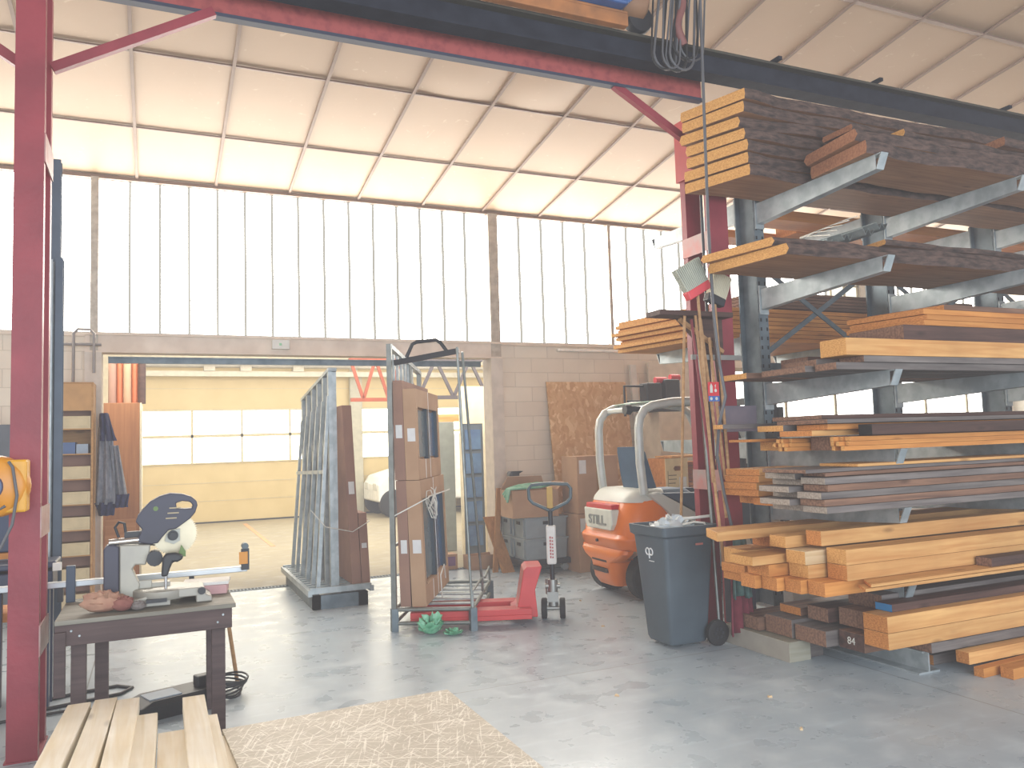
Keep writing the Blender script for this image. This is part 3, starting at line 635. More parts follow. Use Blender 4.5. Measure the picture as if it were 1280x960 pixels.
# ------------------------------------------------------------------ tools leaning by the right post
HAND = wood('handle_wood', 'B89066', '9C744C', .1, knots=False)
def tool(px, py, pz, qx, qy, qz, label, r=.012, name='tool_handle', m=HAND, cat='handle', grp=None):
    return solo(MB().tube([(0, 0, 0), (qx-px, qy-py, qz-pz)], r, 10), name, m, label, cat, grp, loc=(px, py, pz), smooth=60)
bk = thing('wall_shelf_bracket', 'brown wooden tool bracket fixed to the right red post', 'bracket', (4.05, 5.35, 2.6))
MB().box(-.42, .3, -.1, .1, .02, .06).build('bracket_board', DARKW, bk)
MB().prism([(-.15, .02), (.28, .02), (.28, -.32), (.2, -.32)], 'y', .02, .08).build('bracket_web', DARKW, bk)
MB().bar((-.18, -.02, .0), (.24, -.02, -.26), .03, .03).build('bracket_brace', HAND, bk)
def broom(x, y, z, tilt, m1, m2, lab, W=1.0):
    b = thing('broom', lab, 'broom', (x, y, z))
    g_ = MB()
    for i in range(14):
        for j in range(4):
            x0, y0 = (-.11+i*.0165)*W, -.03+j*.016
            g_.hexa([(x0, y0, .03), (x0+.013*W, y0, .03), (x0+.013*W, y0+.013, .03), (x0, y0+.013, .03)], [(x0*1.15, y0, .23), (x0*1.15+.013*W, y0, .23), (x0*1.15+.013*W, y0+.013, .23), (x0*1.15, y0+.013, .23)])
    g_.build('bristles', m1, b, rot=(0, tilt, 0))
    MB().box(-.12*W, .12*W, -.035, .04, -.03, .04).build('broom_head', m2, b, bevel=.01, rot=(0, tilt, 0))
    MB().cyl((0, 0, -.02), (.06, 0, -1.5), .012, n=10).build('broom_handle', HAND, b, smooth=60)
    return b
broom(3.89, 5.1, 2.79, -.5, mat('bristle_grey', 'A9AC9C', .9), mat('broom_red', 'D2434A', .5), 'upturned broom with grey bristles and red head by the right post')
broom(4.13, 5.2, 2.74, .35, mat('bristle_cream', 'CFC6AA', .9), DARK, 'upturned broom with cream bristles closer to the right post', .7)
TL = [(4.22, 6.02, 0.0, 3.88, 5.27, 2.62, 'pale wooden pole leftmost against the tool bracket', HAND), (4.02, 5.1, .6, 3.97, 5.25, 2.62, 'second wooden pole beside the leftmost one at the bracket', HAND),
      (4.06, 5.2, .9, 3.98, 5.32, 2.6, 'dark reddish pole hanging behind the brooms', RED), (4.14, 5.2, 1.0, 4.04, 5.28, 2.6, 'brown wooden pole in the middle of the tool cluster', HAND),
      (4.18, 5.24, 1.3, 4.12, 5.28, 2.45, 'slim pale handle ending above the pink batten plate', HAND), (4.22, 5.24, 1.3, 4.18, 5.3, 2.45, 'dark brown handle nearest the grey hanging cable', DARKW),
      (4.16, 5.4, .9, 4.1, 5.42, 2.5, 'thick dark brown batten among the tool handles', DARKW), (4.22, 5.46, .9, 4.16, 5.46, 2.45, 'second dark brown batten deepest among the tool handles', DARKW),
      (4.1, 5.3, .02, 4.1, 5.4, 2.5, 'thin grey metal rod standing behind the wooden poles', STEEL)]
for a in TL: tool(*a[:6], a[6], m=a[7], r=.02 if 'dark brown batten' in a[6] else .012, name='wooden_pole', cat='pole')
solo(MB().box(0, .5, -.012, .012, 0, .04), 'tool_rail', mat('chain_grey', '8C8C88', .5, .4), 'short grey metal rail sticking out by the right post', 'rail', loc=(3.95, 5.3, 2.27))
ex = thing('fire_sign', 'red and blue fire extinguisher sign with white pictograms behind the post', 'sign', (4.68, 6.0, 1.95)); ex.location = (4.02, 5.2, 1.925); ex.scale = (.43, .43, .43)
MB().box(0, .25, -.01, 0, 0, .36).mat(1).box(0, .25, -.012, -.01, 0, .1).build('sign_board', [mat('sign_red', 'D8343C', .4), mat('sign_blue', '3566B0', .4)], ex)
q = MB().prism([(.04, .16), (.1, .16), (.1, .28), (.085, .31), (.055, .31), (.04, .28)], 'y', -.014, -.012).box(.06, .08, -.014, -.012, .31, .33)
q.prism(arc(.165, .2, .03, 90, 440, 10)+[(.165, .25), (.18, .32), (.15, .3)], 'y', -.014, -.012)
q.prism(arc(.06, .05, .03, 0, 330, 10), 'y', -.014, -.012).prism(arc(.18, .05, .03, 0, 330, 10), 'y', -.014, -.012)
q.build('pictogram', WHITE, ex)
# ------------------------------------------------------------------ forklift
def wheel(name, c, r, w, par, hub=None, n=30):
    t_ = MB().lathe([(r*.62, -w/2), (r*.9, -w/2), (r, -w*.38), (r, w*.38), (r*.9, w/2), (r*.62, w/2)], c, 'y', n).build(name, BLACK, par, smooth=40)
    h_ = MB().lathe([(0, -w*.3), (r*.55, -w*.3), (r*.62, -w/2+.005), (r*.64, w/2-.005), (0, w*.3)], c, 'y', n)
    for k in range(6):
        a = k*pi/3; x, z = c[0]+r*.35*math.cos(a), c[2]+r*.35*math.sin(a)
        h_.cyl((x, c[1]-w*.3-.012, z), (x, c[1]-w*.3, z), .014, n=8)
    h_.build('hub', hub or DARK, t_, smooth=40)
    return t_
ORG = mat('forklift_orange', 'E87408', .38, 0, 'E06C06', 3, coat=.3)
SIL = mat('forklift_silver', 'C9CBC2', .42, .1, 'BFC1B8', 3)
GRD = mat('forklift_grey', '8C9490', .5, .1)
fk = thing('forklift', 'orange and silver electric forklift parked with its rear to the camera', 'forklift', (4.25, 7.42, 0), rad(-2))
# counterweight: stacked rounded rings
def ring(z, xb, hw, r, xf=.66): return rrect(xb, xf, -hw, hw, min(r, hw*.9), z, 5)
cw = MB().loft([ring(.52, .04, .50, .16), ring(.56, .0, .53, .2), ring(.64, -.02, .54, .22), ring(.68, .02, .53, .22), ring(.78, .03, .53, .24), ring(.95, .08, .50, .24), ring(1.02, .12, .47, .24)])
cw.build('counterweight', ORG, fk, smooth=50, bevel=.008)
lw = MB().loft([rrect(.10, .6, -.16, .26, .08, .13, 5), rrect(.05, .6, -.19, .30, .1, .2, 5), rrect(.02, .6, -.21, .33, .12, .38, 5), rrect(.01, .18, -.36, .44, .1, .43, 5), rrect(.01, .16, -.47, .50, .1, .49, 5), rrect(.03, .16, -.48, .5, .1, .53, 5)])
lw.build('bumper', ORG, fk, smooth=50)
sl = MB()
for z in (.27, .38):
    for i in range(2): sl.add(*[[(0.016, -.10+i*.02, z), (0.016, .22-i*.02, z), (0.016, .22-i*.02, z+.045), (.016, -.10+i*.02, z+.045), (.05, -.1, z), (.05, .22, z), (.05, .22, z+.045), (.05, -.1, z+.045)], [(0, 1, 2, 3), (7, 6, 5, 4), (0, 4, 5, 1), (1, 5, 6, 2), (2, 6, 7, 3), (3, 7, 4, 0)]])
sl.build('vent_slot', mat('slot_grey', '5A4A40', .7), fk)
MB().cyl((-.03, .02, .60), (.03, .02, .60), .016, n=10).build('tow_pin', DARK, fk, smooth=60)
# silver hood
hd = MB().loft([rrect(.10, .62, -.47, .47, .22, 1.0, 5), rrect(.12, .62, -.46, .46, .2, 1.04, 5), rrect(.18, .6, -.43, .43, .16, 1.10, 5), rrect(.24, .58, -.40, .40, .12, 1.125, 5)])
hd.build('hood', SIL, fk, smooth=50)
# badge panel and lamp strip, slightly proud of the curved rear
bp_ = MB().prism([(-.27, .72), (.25, .72), (.29, .78), (.30, .93), (-.30, .93), (-.31, .78)], 'x', -.015, .08); bp_.build('badge_panel', mat('badge_white', 'D5D8CC', .4), fk, bevel=.01)
MB().prism([(-.27, .925), (.27, .925), (.29, .94), (.27, .98), (-.27, .98), (-.29, .94)], 'x', .0, .12).build('lamp_strip', mat('lamp_red', 'C8242C', .3), fk, bevel=.008)
text('STILL.', .135, fk, (-.019, 0, .81), (pi/2, 0, -pi/2), mat('badge_grey', '8E9492', .4, .3), bold=.0025, sx=1.15, ext=.004)
# side skirts: silver swoop falling forward, dark step recess
for s in (-1, 1):
    a, b = sorted((s*.40, s*.535))
    MB().prism([(.30, 1.08), (.42, 1.10), (.80, .90), (1.2, .66), (1.5, .58), (1.60, .30), (.95, .30), (.86, .50), (.70, .66), (.62, .80), (.46, .95)], 'y', a, b).build('side_panel', SIL, fk, bevel=.012)
    a, b = sorted((s*.40, s*.525))
    MB().prism([(.46, 1.085), (1.45, 1.06), (1.85, .95), (1.85, .35), (1.62, .35), (1.52, .60), (1.22, .67), (.82, .905)], 'y', a, b).build('side_recess', mat('forklift_navy', '2F4258', .5), fk, bevel=.01)
MB().box(.85, 1.95, -.40, .40, .22, .98).build('chassis', DARK, fk, bevel=.02)
# overhead guard
GU = mat('guard_silver', 'C4C8C2', .4, .15)
def gpath(s):
    y = s*.43
    return [(.30, y, 1.08), (.27, y, 1.4), (.27, y, 1.75), (.29, y, 1.86), (.35, y*.99, 1.94), (.45, y*.98, 1.985), (.7, y*.97, 2.02), (1.1, y*.97, 2.03), (1.35, y*.97, 2.0), (1.46, y*.97, 1.93), (1.55, y*.98, 1.75), (1.78, y, 1.2), (1.84, y, 1.0)]
for s in (-1, 1): MB().tube(gpath(s), [.044]*13, 12).build('guard_post', GU, fk, smooth=60)
MB().box(.36, .44, -.42, .42, 1.93, 1.985).build('guard_crossbar', GU, fk, bevel=.015)
rf = MB()
for k in range(7): rf.box(.5+k*.13, .54+k*.13, -.40, .40, 1.995, 2.02)
rf.build('roof_bars', GRD, fk)
MB().box(.46, 1.38, -.39, .39, 2.025, 2.035).build('roof_glass', mat('roof_glass', '9DC2B2', .15, 0, alpha=.7), fk)
wl = MB().lathe([(0, -.03), (.05, -.03), (.055, .03), (.03, .06), (0, .06)], (.22, -.30, 1.95), 'x'); wl.box(.24, .36, -.34, -.27, 1.93, 1.98); wl.build('work_light', DARK, fk, smooth=50)
st = MB().loft([rrect(.42, .60, -.24, .24, .06, 1.12), rrect(.40, .55, -.25, .25, .06, 1.25), rrect(.36, .48, -.23, .23, .05, 1.5), rrect(.34, .44, -.18, .18, .04, 1.56)])
st.build('backrest', mat('seat_blue', '3A5670', .6, 0, '334D66', 5), fk, smooth=50)
MB().loft([rrect(.5, 1.0, -.24, .24, .08, .98), rrect(.5, 1.02, -.25, .25, .08, 1.06), rrect(.55, .98, -.21, .21, .08, 1.10)]).build('seat', mat('seat_blue', '3A5670'), fk, smooth=50)
MB().tube([(1.6, 0, .98), (1.42, 0, 1.28)], .03, 10).build('steering_column', DARK, fk, smooth=60)
sw = MB().tube([(1.40+.06*math.sin(a*pi/10)*1, .15*math.cos(a*pi/10), 1.30+.14*math.sin(a*pi/10)) for a in range(20)], .012, 8, closed=True); sw.build('steering_wheel', BLACK, fk, smooth=60)
wheel('wheel', (.36, -.36, .235), .235, .17, fk); wheel('wheel', (.36, .42, .235), .235, .17, fk)
wheel('wheel', (1.75, -.42, .26), .26, .2, fk); wheel('wheel', (1.75, .42, .26), .26, .2, fk)
MB().cyl((.36, -.30, .235), (.36, .36, .235), .05, n=12).box(.58, .75, -.3, .3, .19, .3).build('axle', DARK, fk, smooth=50)
ms = MB()
for y in (-.32, .32): ms.box(2.0, 2.1, y-.04, y+.04, .08, 2.05); ms.box(2.1, 2.17, y-.06*1, y+.04, .1, 1.95)
for z in (.3, 1.1, 2.0): ms.box(2.02, 2.08, -.3, .3, z, z+.08)
ms.build('mast', DARK, fk)
fo = MB()
for y in (-.22, .22): fo.box(2.18, 2.22, y-.05, y+.05, .06, .55); fo.box(2.2, 3.1, y-.05, y+.05, .06, .09)
fo.box(2.17, 2.2, -.4, .4, .2, .28).box(2.17, 2.2, -.4, .4, .45, .53); fo.build('fork', BLACK, fk)
# dark machine on a beam behind the forklift roof
mc = thing('compressor_unit', 'dark machine with red caps and pipe handles above the forklift roof', 'machine', (6.1, 9.3, 0)); 
MB().box(.16, .55, -.12, .3, 0, 2.0).build('cabinet_stand', mat('pale_cabinet', 'C6BBA6', .6), mc)
MB().box(.0, .24, -.1, .1, 2.06, 2.4).box(.3, .55, -.1, .15, 2.06, 2.45).box(-.04, .58, -.1, .15, 2.0, 2.06).build('housing', DARK, mc, bevel=.02)
MB().tube([(.0, 0, 2.36), (-.3, 0, 2.36), (-.3, 0, 1.95)], .018, 8).tube([(0, 0, 2.15), (-.26, 0, 2.15)], .018, 8).build('handle', DARK, mc, smooth=60)
MB().cyl((.2, 0, 2.44), (.38, 0, 2.44), .045, n=12).cyl((.45, 0, 2.48), (.6, 0, 2.48), .045, n=12).build('cap', mat('broom_red', 'D2434A'), mc, smooth=60)

# ------------------------------------------------------------------ wheelie bin
BN = mat('bin_slate', '4A565E', .45, 0, '414C54', 3)
wb = thing('wheelie_bin', 'dark slate wheelie bin with white emblem, filled with plastic film', 'bin', (3.63, 5.33, 0), rad(0))
def br_(z, d, e): return rrect(0-e+.02, .40+e, -.0-e, .36+e*1.1, .035, z, 4)
BNm = MB().loft([br_(.03, 0, -.02), br_(.06, 0, -.008), br_(.5, 0, .02), br_(.86, 0, .045), br_(.88, 0, .07), br_(.95, 0, .075), br_(.95, 0, .05), br_(.83, 0, .04)], cap=False)
n_ = len(br_(0, 0, 0)); BNm.add(br_(.03, 0, -.02), [tuple(range(n_))]); BNm.add(br_(.83, 0, .04), [tuple(range(n_))])
bn = BNm.build('bin_body', BN, wb, smooth=35)
MB().tube([(.47, .0, .90), (.53, .02, .91), (.53, .36, .91), (.47, .38, .90)], .014, 8).build('handle', BN, wb, smooth=60)
for y in (-.05, .41): wheel('wheel', (.43, y, .10), .1, .045, wb, hub=DARK)
MB().cyl((.44, -.04, .10), (.44, .4, .10), .012, n=8).build('axle', STEEL, wb)
lg = MB()
for cy in (.21, .165):
    P = arc(cy, .745, .026, 0, 360, 18)[:-1]; lg.tube([(0, a, b) for a, b in P], .006, 6, closed=True)
lg.tube([(0, .191, .745), (0, .191, .69)], .006, 6); lg.box(-.002, .002, .13, .20, .668, .674)
lo_ = lg.build('emblem', mat('emblem_white', 'DADCDC', .5), wb); lo_.location = (-.031, 0, 0); lo_.rotation_euler = (0, rad(-5), 0); lo_.location = (.024, 0, 0); lo_.rotation_euler = (0, rad(-3.2), 0)
MB().box(.24, .31, -.078, -.074, .80, .815).build('sticker', mat('sticker_red', 'A8665E', .6), wb)
PF = mat('plastic_film', 'C9D2D6', .3, 0, 'AEB9BF', 12)
def crumple(name, mats, label, cat, cx, cy, cz_, rx, ry, rz_, seed, n=14, amp=.35, **k):
    rnd = random.Random(seed); m = MB(); rings = []
    for i in range(n+1):
        th = pi*i/n; ring_ = []
        for j in range(20):
            ph = 2*pi*j/20; q = 1+amp*(rnd.random()-.5)
            ring_.append((rx*math.sin(th)*math.cos(ph)*q, ry*math.sin(th)*math.sin(ph)*q, rz_*(1-math.cos(th))/2*(q if 0 < i < n else 1)))
        rings.append(ring_)
    m.loft(rings[::-1]); return solo(m, name, mats, label, cat, loc=(cx, cy, cz_), smooth=50, **k)
crumple('plastic_film', PF, 'crumpled translucent plastic film filling the wheelie bin', 'plastic film', 3.83, 5.52, .84, .17, .16, .15, 5, amp=.5)
solo(MB().tube([(0, 0, .93), (.02, .03, 1.0), (.05, .04, 1.03), (.09, .04, .99), (.1, .02, .92)], .008, 6).tube([(.1, -.06, .95), (.2, -.1, .97), (.28, -.12, .96), (.31, -.14, .9)], .009, 6).tube([(.12, .1, .98), (.3, .02, .99), (.45, -.02, 1.0)], .012, 6), 'plastic_strap', WHITE, 'white plastic straps looping out of the wheelie bin', 'strap', loc=(3.73, 5.44, 0), smooth=60)
def drape(name, m, label, x0, x1, y, z0, z1, seed, cat='bag'):
    rnd = random.Random(seed); mb = MB(); n = 18; rows = 8; vs = []; fs = []
    ph = rnd.random()*6
    for r_ in range(rows+1):
        for i in range(n+1):
            u, v = i/n, r_/rows
            vs.append((x0+(x1-x0)*(.5+(u-.5)*(.75+.25*v)), y-.03*math.sin(u*22+ph)*(.3+v)-.05*math.sin(pi*u), z1+(z0-z1)*v-.02*math.sin(u*9+ph)*v))
    for r_ in range(rows):
        for i in range(n): k = r_*(n+1)+i; fs.append((k, k+1, k+n+2, k+n+1))
    mb.add(vs, fs); o = solo(mb, name, m, label, cat, smooth=60); s_ = o.modifiers.new('s', 'SOLIDIFY'); s_.thickness = .01; return o
drape('plastic_bag', mat('bag_green', '3C5A58', .55, 0, '4A6A66', 20), 'dark green plastic sack hanging between the bin and red post', 4.10, 4.27, 5.12, .40, .86, 3)
drape('cloth', mat('cloth_red', '7A2A3A', .8, 0, '6A2030', 12), 'dark red cloth hanging below the green sack by the bin', 4.12, 4.36, 5.2, .1, .62, 8, 'cloth')

# ------------------------------------------------------------------ pallet truck
JR = mat('jack_red', 'C63434', .4, 0, 'B82C2E', 4, coat=.2)
pj = thing('pallet_truck', 'red hand pallet truck with looped grey handle under the frame trolley', 'pallet truck', (3.34, 6.86, 0), rad(-21))
for y in (-.19, .19):
    MB().box(-1.25, -.16, y-.08, y+.08, .1, .155).box(-1.25, -.16, y-.08, y-.07, .06, .1).box(-1.25, -.16, y+.07, y+.08, .06, .1).build('fork', JR, pj, bevel=.005)
    MB().lathe([(0, -.035), (.04, -.035), (.04, .035), (0, .035)], (-1.05, y, .042), 'y').build('roller', BLACK, pj, smooth=50)
MB().prism([(-.34, .06), (-.10, .06), (-.12, .30), (-.05, .51), (-.19, .51), (-.22, .48), (-.28, .16), (-.34, .14)], 'y', -.19, .19).build('body', JR, pj, bevel=.008)
TURN = dict(loc=(.06, 0, 0), rot=(0, 0, rad(82)))
for y in (-.085, .085):
    o = wheel('wheel', (0, y, .095), .095, .05, pj, hub=GALVD, n=24); o.location = TURN['loc']; o.rotation_euler = TURN['rot']
py_ = MB().cyl((0, -.06, .095), (0, .06, .095), .02, n=10).cyl((0, 0, .12), (0, 0, .36), .045, n=14).box(-.05, .05, -.05, .05, .16, .25).cyl((0, -.07, .3), (0, .07, .3), .025, n=10).cyl((.03, .05, .22), (.03, .05, .36), .02, n=10)
py_.build('pump', mat('pump_steel', 'A8A9A4', .35, .7), pj, smooth=45, **TURN)
MB().tube([(0, 0, .34), (.0, 0, .62), (.0, 0, 1.0)], .022, 10).build('handle_shaft', DARK, pj, smooth=60, **TURN)
MB().tube([(.0, 0, .99), (.0, -.03, 1.01), (-.0, -.16, 1.07), (0, -.195, 1.11), (0, -.2, 1.2), (0, -.17, 1.24), (0, 0, 1.25), (0, .17, 1.24), (0, .2, 1.2), (0, .195, 1.11), (0, .16, 1.07), (.0, .03, 1.01)], .016, 8, closed=True).build('handle_loop', mat('loop_slate', '46565C', .4), pj, smooth=60, **TURN)
MB().box(-.02, .03, -.028, .028, 1.02, 1.22).build('control_lever', mat('lever_yellow', 'B08A3C', .5), pj, bevel=.005, **TURN)
MB().box(-.04, .04, -.045, .045, .5, .86).build('sleeve', mat('foam_sleeve', 'D6D2CC', .8), pj, bevel=.015, **TURN)
wr = MB()
for i in range(7):
    for s_ in range(2): wr.box(-.0425, -.0405, -.02+.02*s_, -.006+.02*s_, .56+i*.03, .575+i*.03+.006*s_)
wr.build('sleeve_print', mat('print_red', 'B05A58', .6), pj, **TURN)

# ------------------------------------------------------------------ near frame trolley with wrapped windows
tA = thing('frame_trolley', 'tall galvanised tube trolley carrying wrapped window frames on the pallet truck', 'trolley', (1.95, 7.12, 0))
# base axes: a = near edge direction, b = depth direction
A = Vector((.62, -.34, 0)); Bv = Vector((.66, 1.22, 0)); 
def P_(u, v, z): return tuple(A*u+Bv*v+Vector((0, 0, z)))
bs = MB()
for z in (.07, .19):
    for q0, q1 in (((0, 0), (1, 0)), ((1, 0), (1, 1)), ((0, 0), (0, 1)), ((0, 1), (1, 1))): bs.tube([P_(*q0, z), P_(*q1, z)], .018, 8)
bs.build('base_frame', STEEL, tA, smooth=60)
sl_ = MB()
for k in range(6): v = .08+k*.165; sl_.bar(P_(0, v, .175), P_(1, v, .175), .07, .012)
sl_.build('deck_slats', GALV, tA)
for u, v, h in ((0, 0, 2.58), (0, .62, 2.55), (0, 1, 2.45)): MB().bar(P_(u, v, 0), P_(u, v, h), .045, .045, tuple(A)).build('post', STEEL, tA)
for u, v, h in ((1, 0, 2.53),): MB().tube([P_(u, v, 0), P_(u-.12, v+.02, h)], .013, 8).build('pole', STEEL, tA, smooth=60)
MB().tube([P_(1.0, .55, .2), P_(.92, .12, 2.5)], .013, 8).build('pole', STEEL, tA, smooth=60)
for q in ((0, 0), (1, 0), (0, 1), (1, 1)): MB().box(P_(*q, 0)[0]-.03, P_(*q, 0)[0]+.03, P_(*q, 0)[1]-.03, P_(*q, 0)[1]+.03, 0, .2).build('corner_foot', GALVD, tA)
rl = MB().bar(P_(0, 0, 2.56), P_(0, 1, 2.43), .05, .04)
for z in (.75, 1.5): rl.bar(P_(0, 0, z), P_(0, .62, z), .025, .025)
rl.build('side_rail', GALV, tA)
ba = MB()
for k in range(6): v = .12+k*.12; ba.bar(P_(0, v, 2.0), P_(0, v, 2.5), .05, .02, tuple(A))
ba.build('side_bar', GALV, tA)
MB().bar(P_(.02, .1, 2.42), P_(.9, .04, 2.5), .03, .05).build('top_bar', DARK, tA)
MB().tube([P_(.2, .06, 2.46), P_(.28, .06, 2.58), P_(.34, .06, 2.6), P_(.6, .05, 2.61), P_(.66, .05, 2.58), P_(.74, .05, 2.5)], .018, 8).build('grip', DARK, tA, smooth=60)
MB().tube([P_(1, 0, .19), P_(1.0, .0, .34), P_(1, .3, .34), P_(1.0, .55, .34), P_(1, .55, .19)], .012, 8).tube([P_(1, 1, .19), P_(1, 1, .34), P_(1, .7, .30)], .012, 8).build('loop_rail', STEEL, tA, smooth=60)
# wrapped frames: two pairs, lower and upper; each package a carton edge and a glazed face
BL = mat('glass_blue', '2C4E72', .15, 0, '35618C', 3); BL2 = mat('glass_grey', '5E6C74', .2, 0, '6E7C80', 3)
def package(name, label, p0, dirv, L, T, z0, z1, lean, face=True, panes=2, m=CARD):
    """p0 near bottom corner, dirv runs back along the frame, thickness T towards +A"""
    t_ = thing(name, label, 'wrapped frame', p0)
    d = Vector(dirv).normalized(); a = A.normalized()
    def W(s, q, z): return tuple(d*s+a*(q+lean*(z-z0))+Vector((0, 0, z)))
    def hx(m_, s0, s1, q0, q1, za, zb): m_.hexa([W(s0, q0, za), W(s1, q0, za), W(s1, q1, za), W(s0, q1, za)], [W(s0, q0, zb), W(s1, q0, zb), W(s1, q1, zb), W(s0, q1, zb)])
    b_ = MB(); f = .14
    if face:
        hx(b_, 0, L, 0, T*.55, z0, z1); hx(b_, 0, L, T*.55, T, z0, z0+f*1.3); hx(b_, 0, L, T*.55, T, z1-f*1.2, z1); hx(b_, 0, .07, T*.55, T, z0+f*1.3, z1-f*1.2); hx(b_, L-.06, L, T*.55, T, z0+f*1.3, z1-f*1.2)
    else: hx(b_, 0, L, 0, T, z0, z1)
    b_.build('carton', m, t_)
    if face:
        pw = (L-.13)/panes
        for k in range(panes):
            g_ = MB(); hx(g_, .07+k*pw+.04, .07+(k+1)*pw-.03, T*.6, T*.68, z0+f*1.3+.02, z1-f*1.2-.02); g_.build('pane', BL if k else BL2, t_)
            g_ = MB(); s0, s1 = .07+k*pw, .07+(k+1)*pw
            hx(g_, s0, s0+.04, T*.56, T*.9, z0+f*1.3, z1-f*1.2); hx(g_, s1-.03, s1, T*.56, T*.9, z0+f*1.3, z1-f*1.2); g_.build('sash', mat('sash_dark', '3A4650', .4), t_)
        g_ = MB(); hx(g_, L*.5, L*.5+.015, T, T+.002, z0, z1); hx(g_, L*.3, L*.3+.02, T, T+.002, z0, z0+f*1.3); g_.build('tape', PAPER, t_)
    l_ = MB(); zc = z0+(z1-z0)*.42
    l_.hexa([W(-.002, T*.25, zc), W(0, T*.25, zc), W(0, T*.85, zc), W(-.002, T*.85, zc)], [W(-.002, T*.25, zc+.12), W(0, T*.25, zc+.12), W(0, T*.85, zc+.12), W(-.002, T*.85, zc+.12)])
    l_.build('shipping_label', LABELM, t_)
    return t_
dv = tuple(Bv)
bx_, by_ = 1.95+.04, 7.12-.02
def PW(u, v): q = A*u+Bv*v; return (1.95+q.x, 7.12+q.y, 0)
package('wrapped_window', 'lower brown carton package at the trolley posts, tied with white strap', PW(.06, .05), dv, 1.3, .095, .2, 1.33, -.02, face=False, m=CARDD)
package('wrapped_window', 'lower wrapped window with blue panes, nearest the poles on the trolley', PW(.21, .05), dv, 1.3, .13, .2, 1.33, -.03)
package('wrapped_window', 'upper brown carton package standing on the lower one at the trolley posts', PW(.02, .05), dv, 1.3, .10, 1.335, 2.25, -.02, face=False, m=CARDD)
package('wrapped_window', 'upper wrapped window with grey and blue panes on the trolley', PW(.165, .05), dv, 1.2, .12, 1.335, 2.17, -.02)
def strap(pts, label, n='strap', m=WHITE, r=.006): return solo(MB().tube(pts, r, 6), n, m, label, 'strap', smooth=60)
q0 = PW(-.04, .0); q1 = PW(.46, .02); q2 = PW(.47, .98)
strap([(q0[0], q0[1], 1.0), (q1[0]-.12, q1[1]+.0, 1.12), (q1[0]+.0, q1[1]+.02, 1.17), (q1[0]+.08, q1[1]+.22, 1.17), (q2[0]-.2, q2[1]-.5, 1.2)], 'white strap tied around the wrapped windows at the near trolley')
pts = []
for i in range(40):
    a = i*.9; pts.append((q1[0]+.06+.05*math.sin(a)+.004*i, q1[1]+.12+.012*i*.9, 1.1+.10*math.sin(a*1.31)+.06*math.sin(i*.35)))
strap(pts, 'tangled white strap knot on the window panes at the near trolley', r=.005)
strap([(PW(.5, .35)[0], PW(.5, .35)[1], .2), (PW(.5, .3)[0], PW(.5, .3)[1], .42), (PW(.52, .4)[0], PW(.5, .4)[1], .5), (PW(.5, .5)[0], PW(.5, .5)[1], .35)], 'short white strap end hanging low at the trolley deck')
crumple('plastic_sheet', mat('film_green', '4F9A72', .4, 0, '7FBF9A', 14), 'crumpled green plastic film lying at the near trolley base', 'plastic film', 2.2, 6.84, .005, .10, .06, .14, 11, amp=.9)
crumple('plastic_sheet', mat('film_green', '4F9A72'), 'small scrap of green film on the floor by the trolley', 'plastic film', 2.36, 6.72, .0, .07, .05, .05, 12, amp=.9)

# ------------------------------------------------------------------ far A-frame rack
tB = thing('frame_rack', 'tall galvanised glass rack with slatted base standing in the opening', 'rack', (1.42, 8.45, 0))
fb = MB().box(0, .68, 0, 1.95, .14, .2).mat(0)
MB().box(.02, .66, .02, .06, .16, .22).box(.02, .66, 1.9, 1.94, .16, .22).box(0, .04, 0, 1.95, .14, .2).box(.64, .68, 0, 1.95, .14, .2).build('base_frame', GALV, tB)
sb = MB()
for k in range(13): sb.box(.04, .64, .08+k*.145, .14+k*.145, .19, .205)
sb.build('deck_slats', GALV, tB)
MB().box(.05, .13, 0.02, 1.9, 0, .14).box(.52, .62, 0.02, 1.9, 0, .14).box(.05, .62, .02, .08, 0, .14).build('skid', GALVD, tB)
for k, v in enumerate((.12, .42, .75, 1.1, 1.45, 1.8)):
    MB().box(.25, .29, v-.035, v+.035, .2, 2.46-.04*k).box(.29, .34, v-.004, v+.004, .2, 2.46-.04*k).build('upright', GALV, tB)
    MB().hexa([(.10, v-.02, .2), (.14, v-.02, .2), (.14, v+.02, .2), (.10, v+.02, .2)], [(.24, v-.02, 2.2-.04*k), (.27, v-.02, 2.2-.04*k), (.27, v+.02, 2.2-.04*k), (.24, v+.02, 2.2-.04*k)]).build('brace', GALV, tB)
MB().bar((.29, .06, 2.48), (.29, 1.85, 2.26), .09, .035).bar((.2, .1, 1.4), (.2, 1.9, 1.35), .02, .04).build('top_rail', GALV, tB)
def carton(name, x, y, L, T, z0, z1, lean, label, m=CARDD):
    t_ = thing(name, label, 'carton', (x, y, 0))
    MB().hexa([(0, 0, z0), (T, 0, z0), (T, L, z0), (0, L, z0)], [(-lean, 0, z1), (T-lean, 0, z1), (T-lean, L, z1), (-lean, L, z1)]).build('carton_body', m, t_, bevel=.004)
    k = .5; MB().hexa([(T*.2-lean*k, -.003, z0+(z1-z0)*k), (T*.8-lean*k, -.003, z0+(z1-z0)*k), (T*.8-lean*k, -.001, z0+(z1-z0)*k), (T*.2-lean*k, -.001, z0+(z1-z0)*k)], [(T*.2-lean*.57, -.003, z0+(z1-z0)*.57), (T*.8-lean*.57, -.003, z0+(z1-z0)*.57), (T*.8-lean*.57, -.001, z0+(z1-z0)*.57), (T*.2-lean*.57, -.001, z0+(z1-z0)*.57)]).build('shipping_label', LABELM, t_)
    return t_
carton('tall_carton', 1.895, 8.56, 1.3, .10, .207, 2.1, .08, 'tall narrow brown carton leaning on the far galvanised rack')
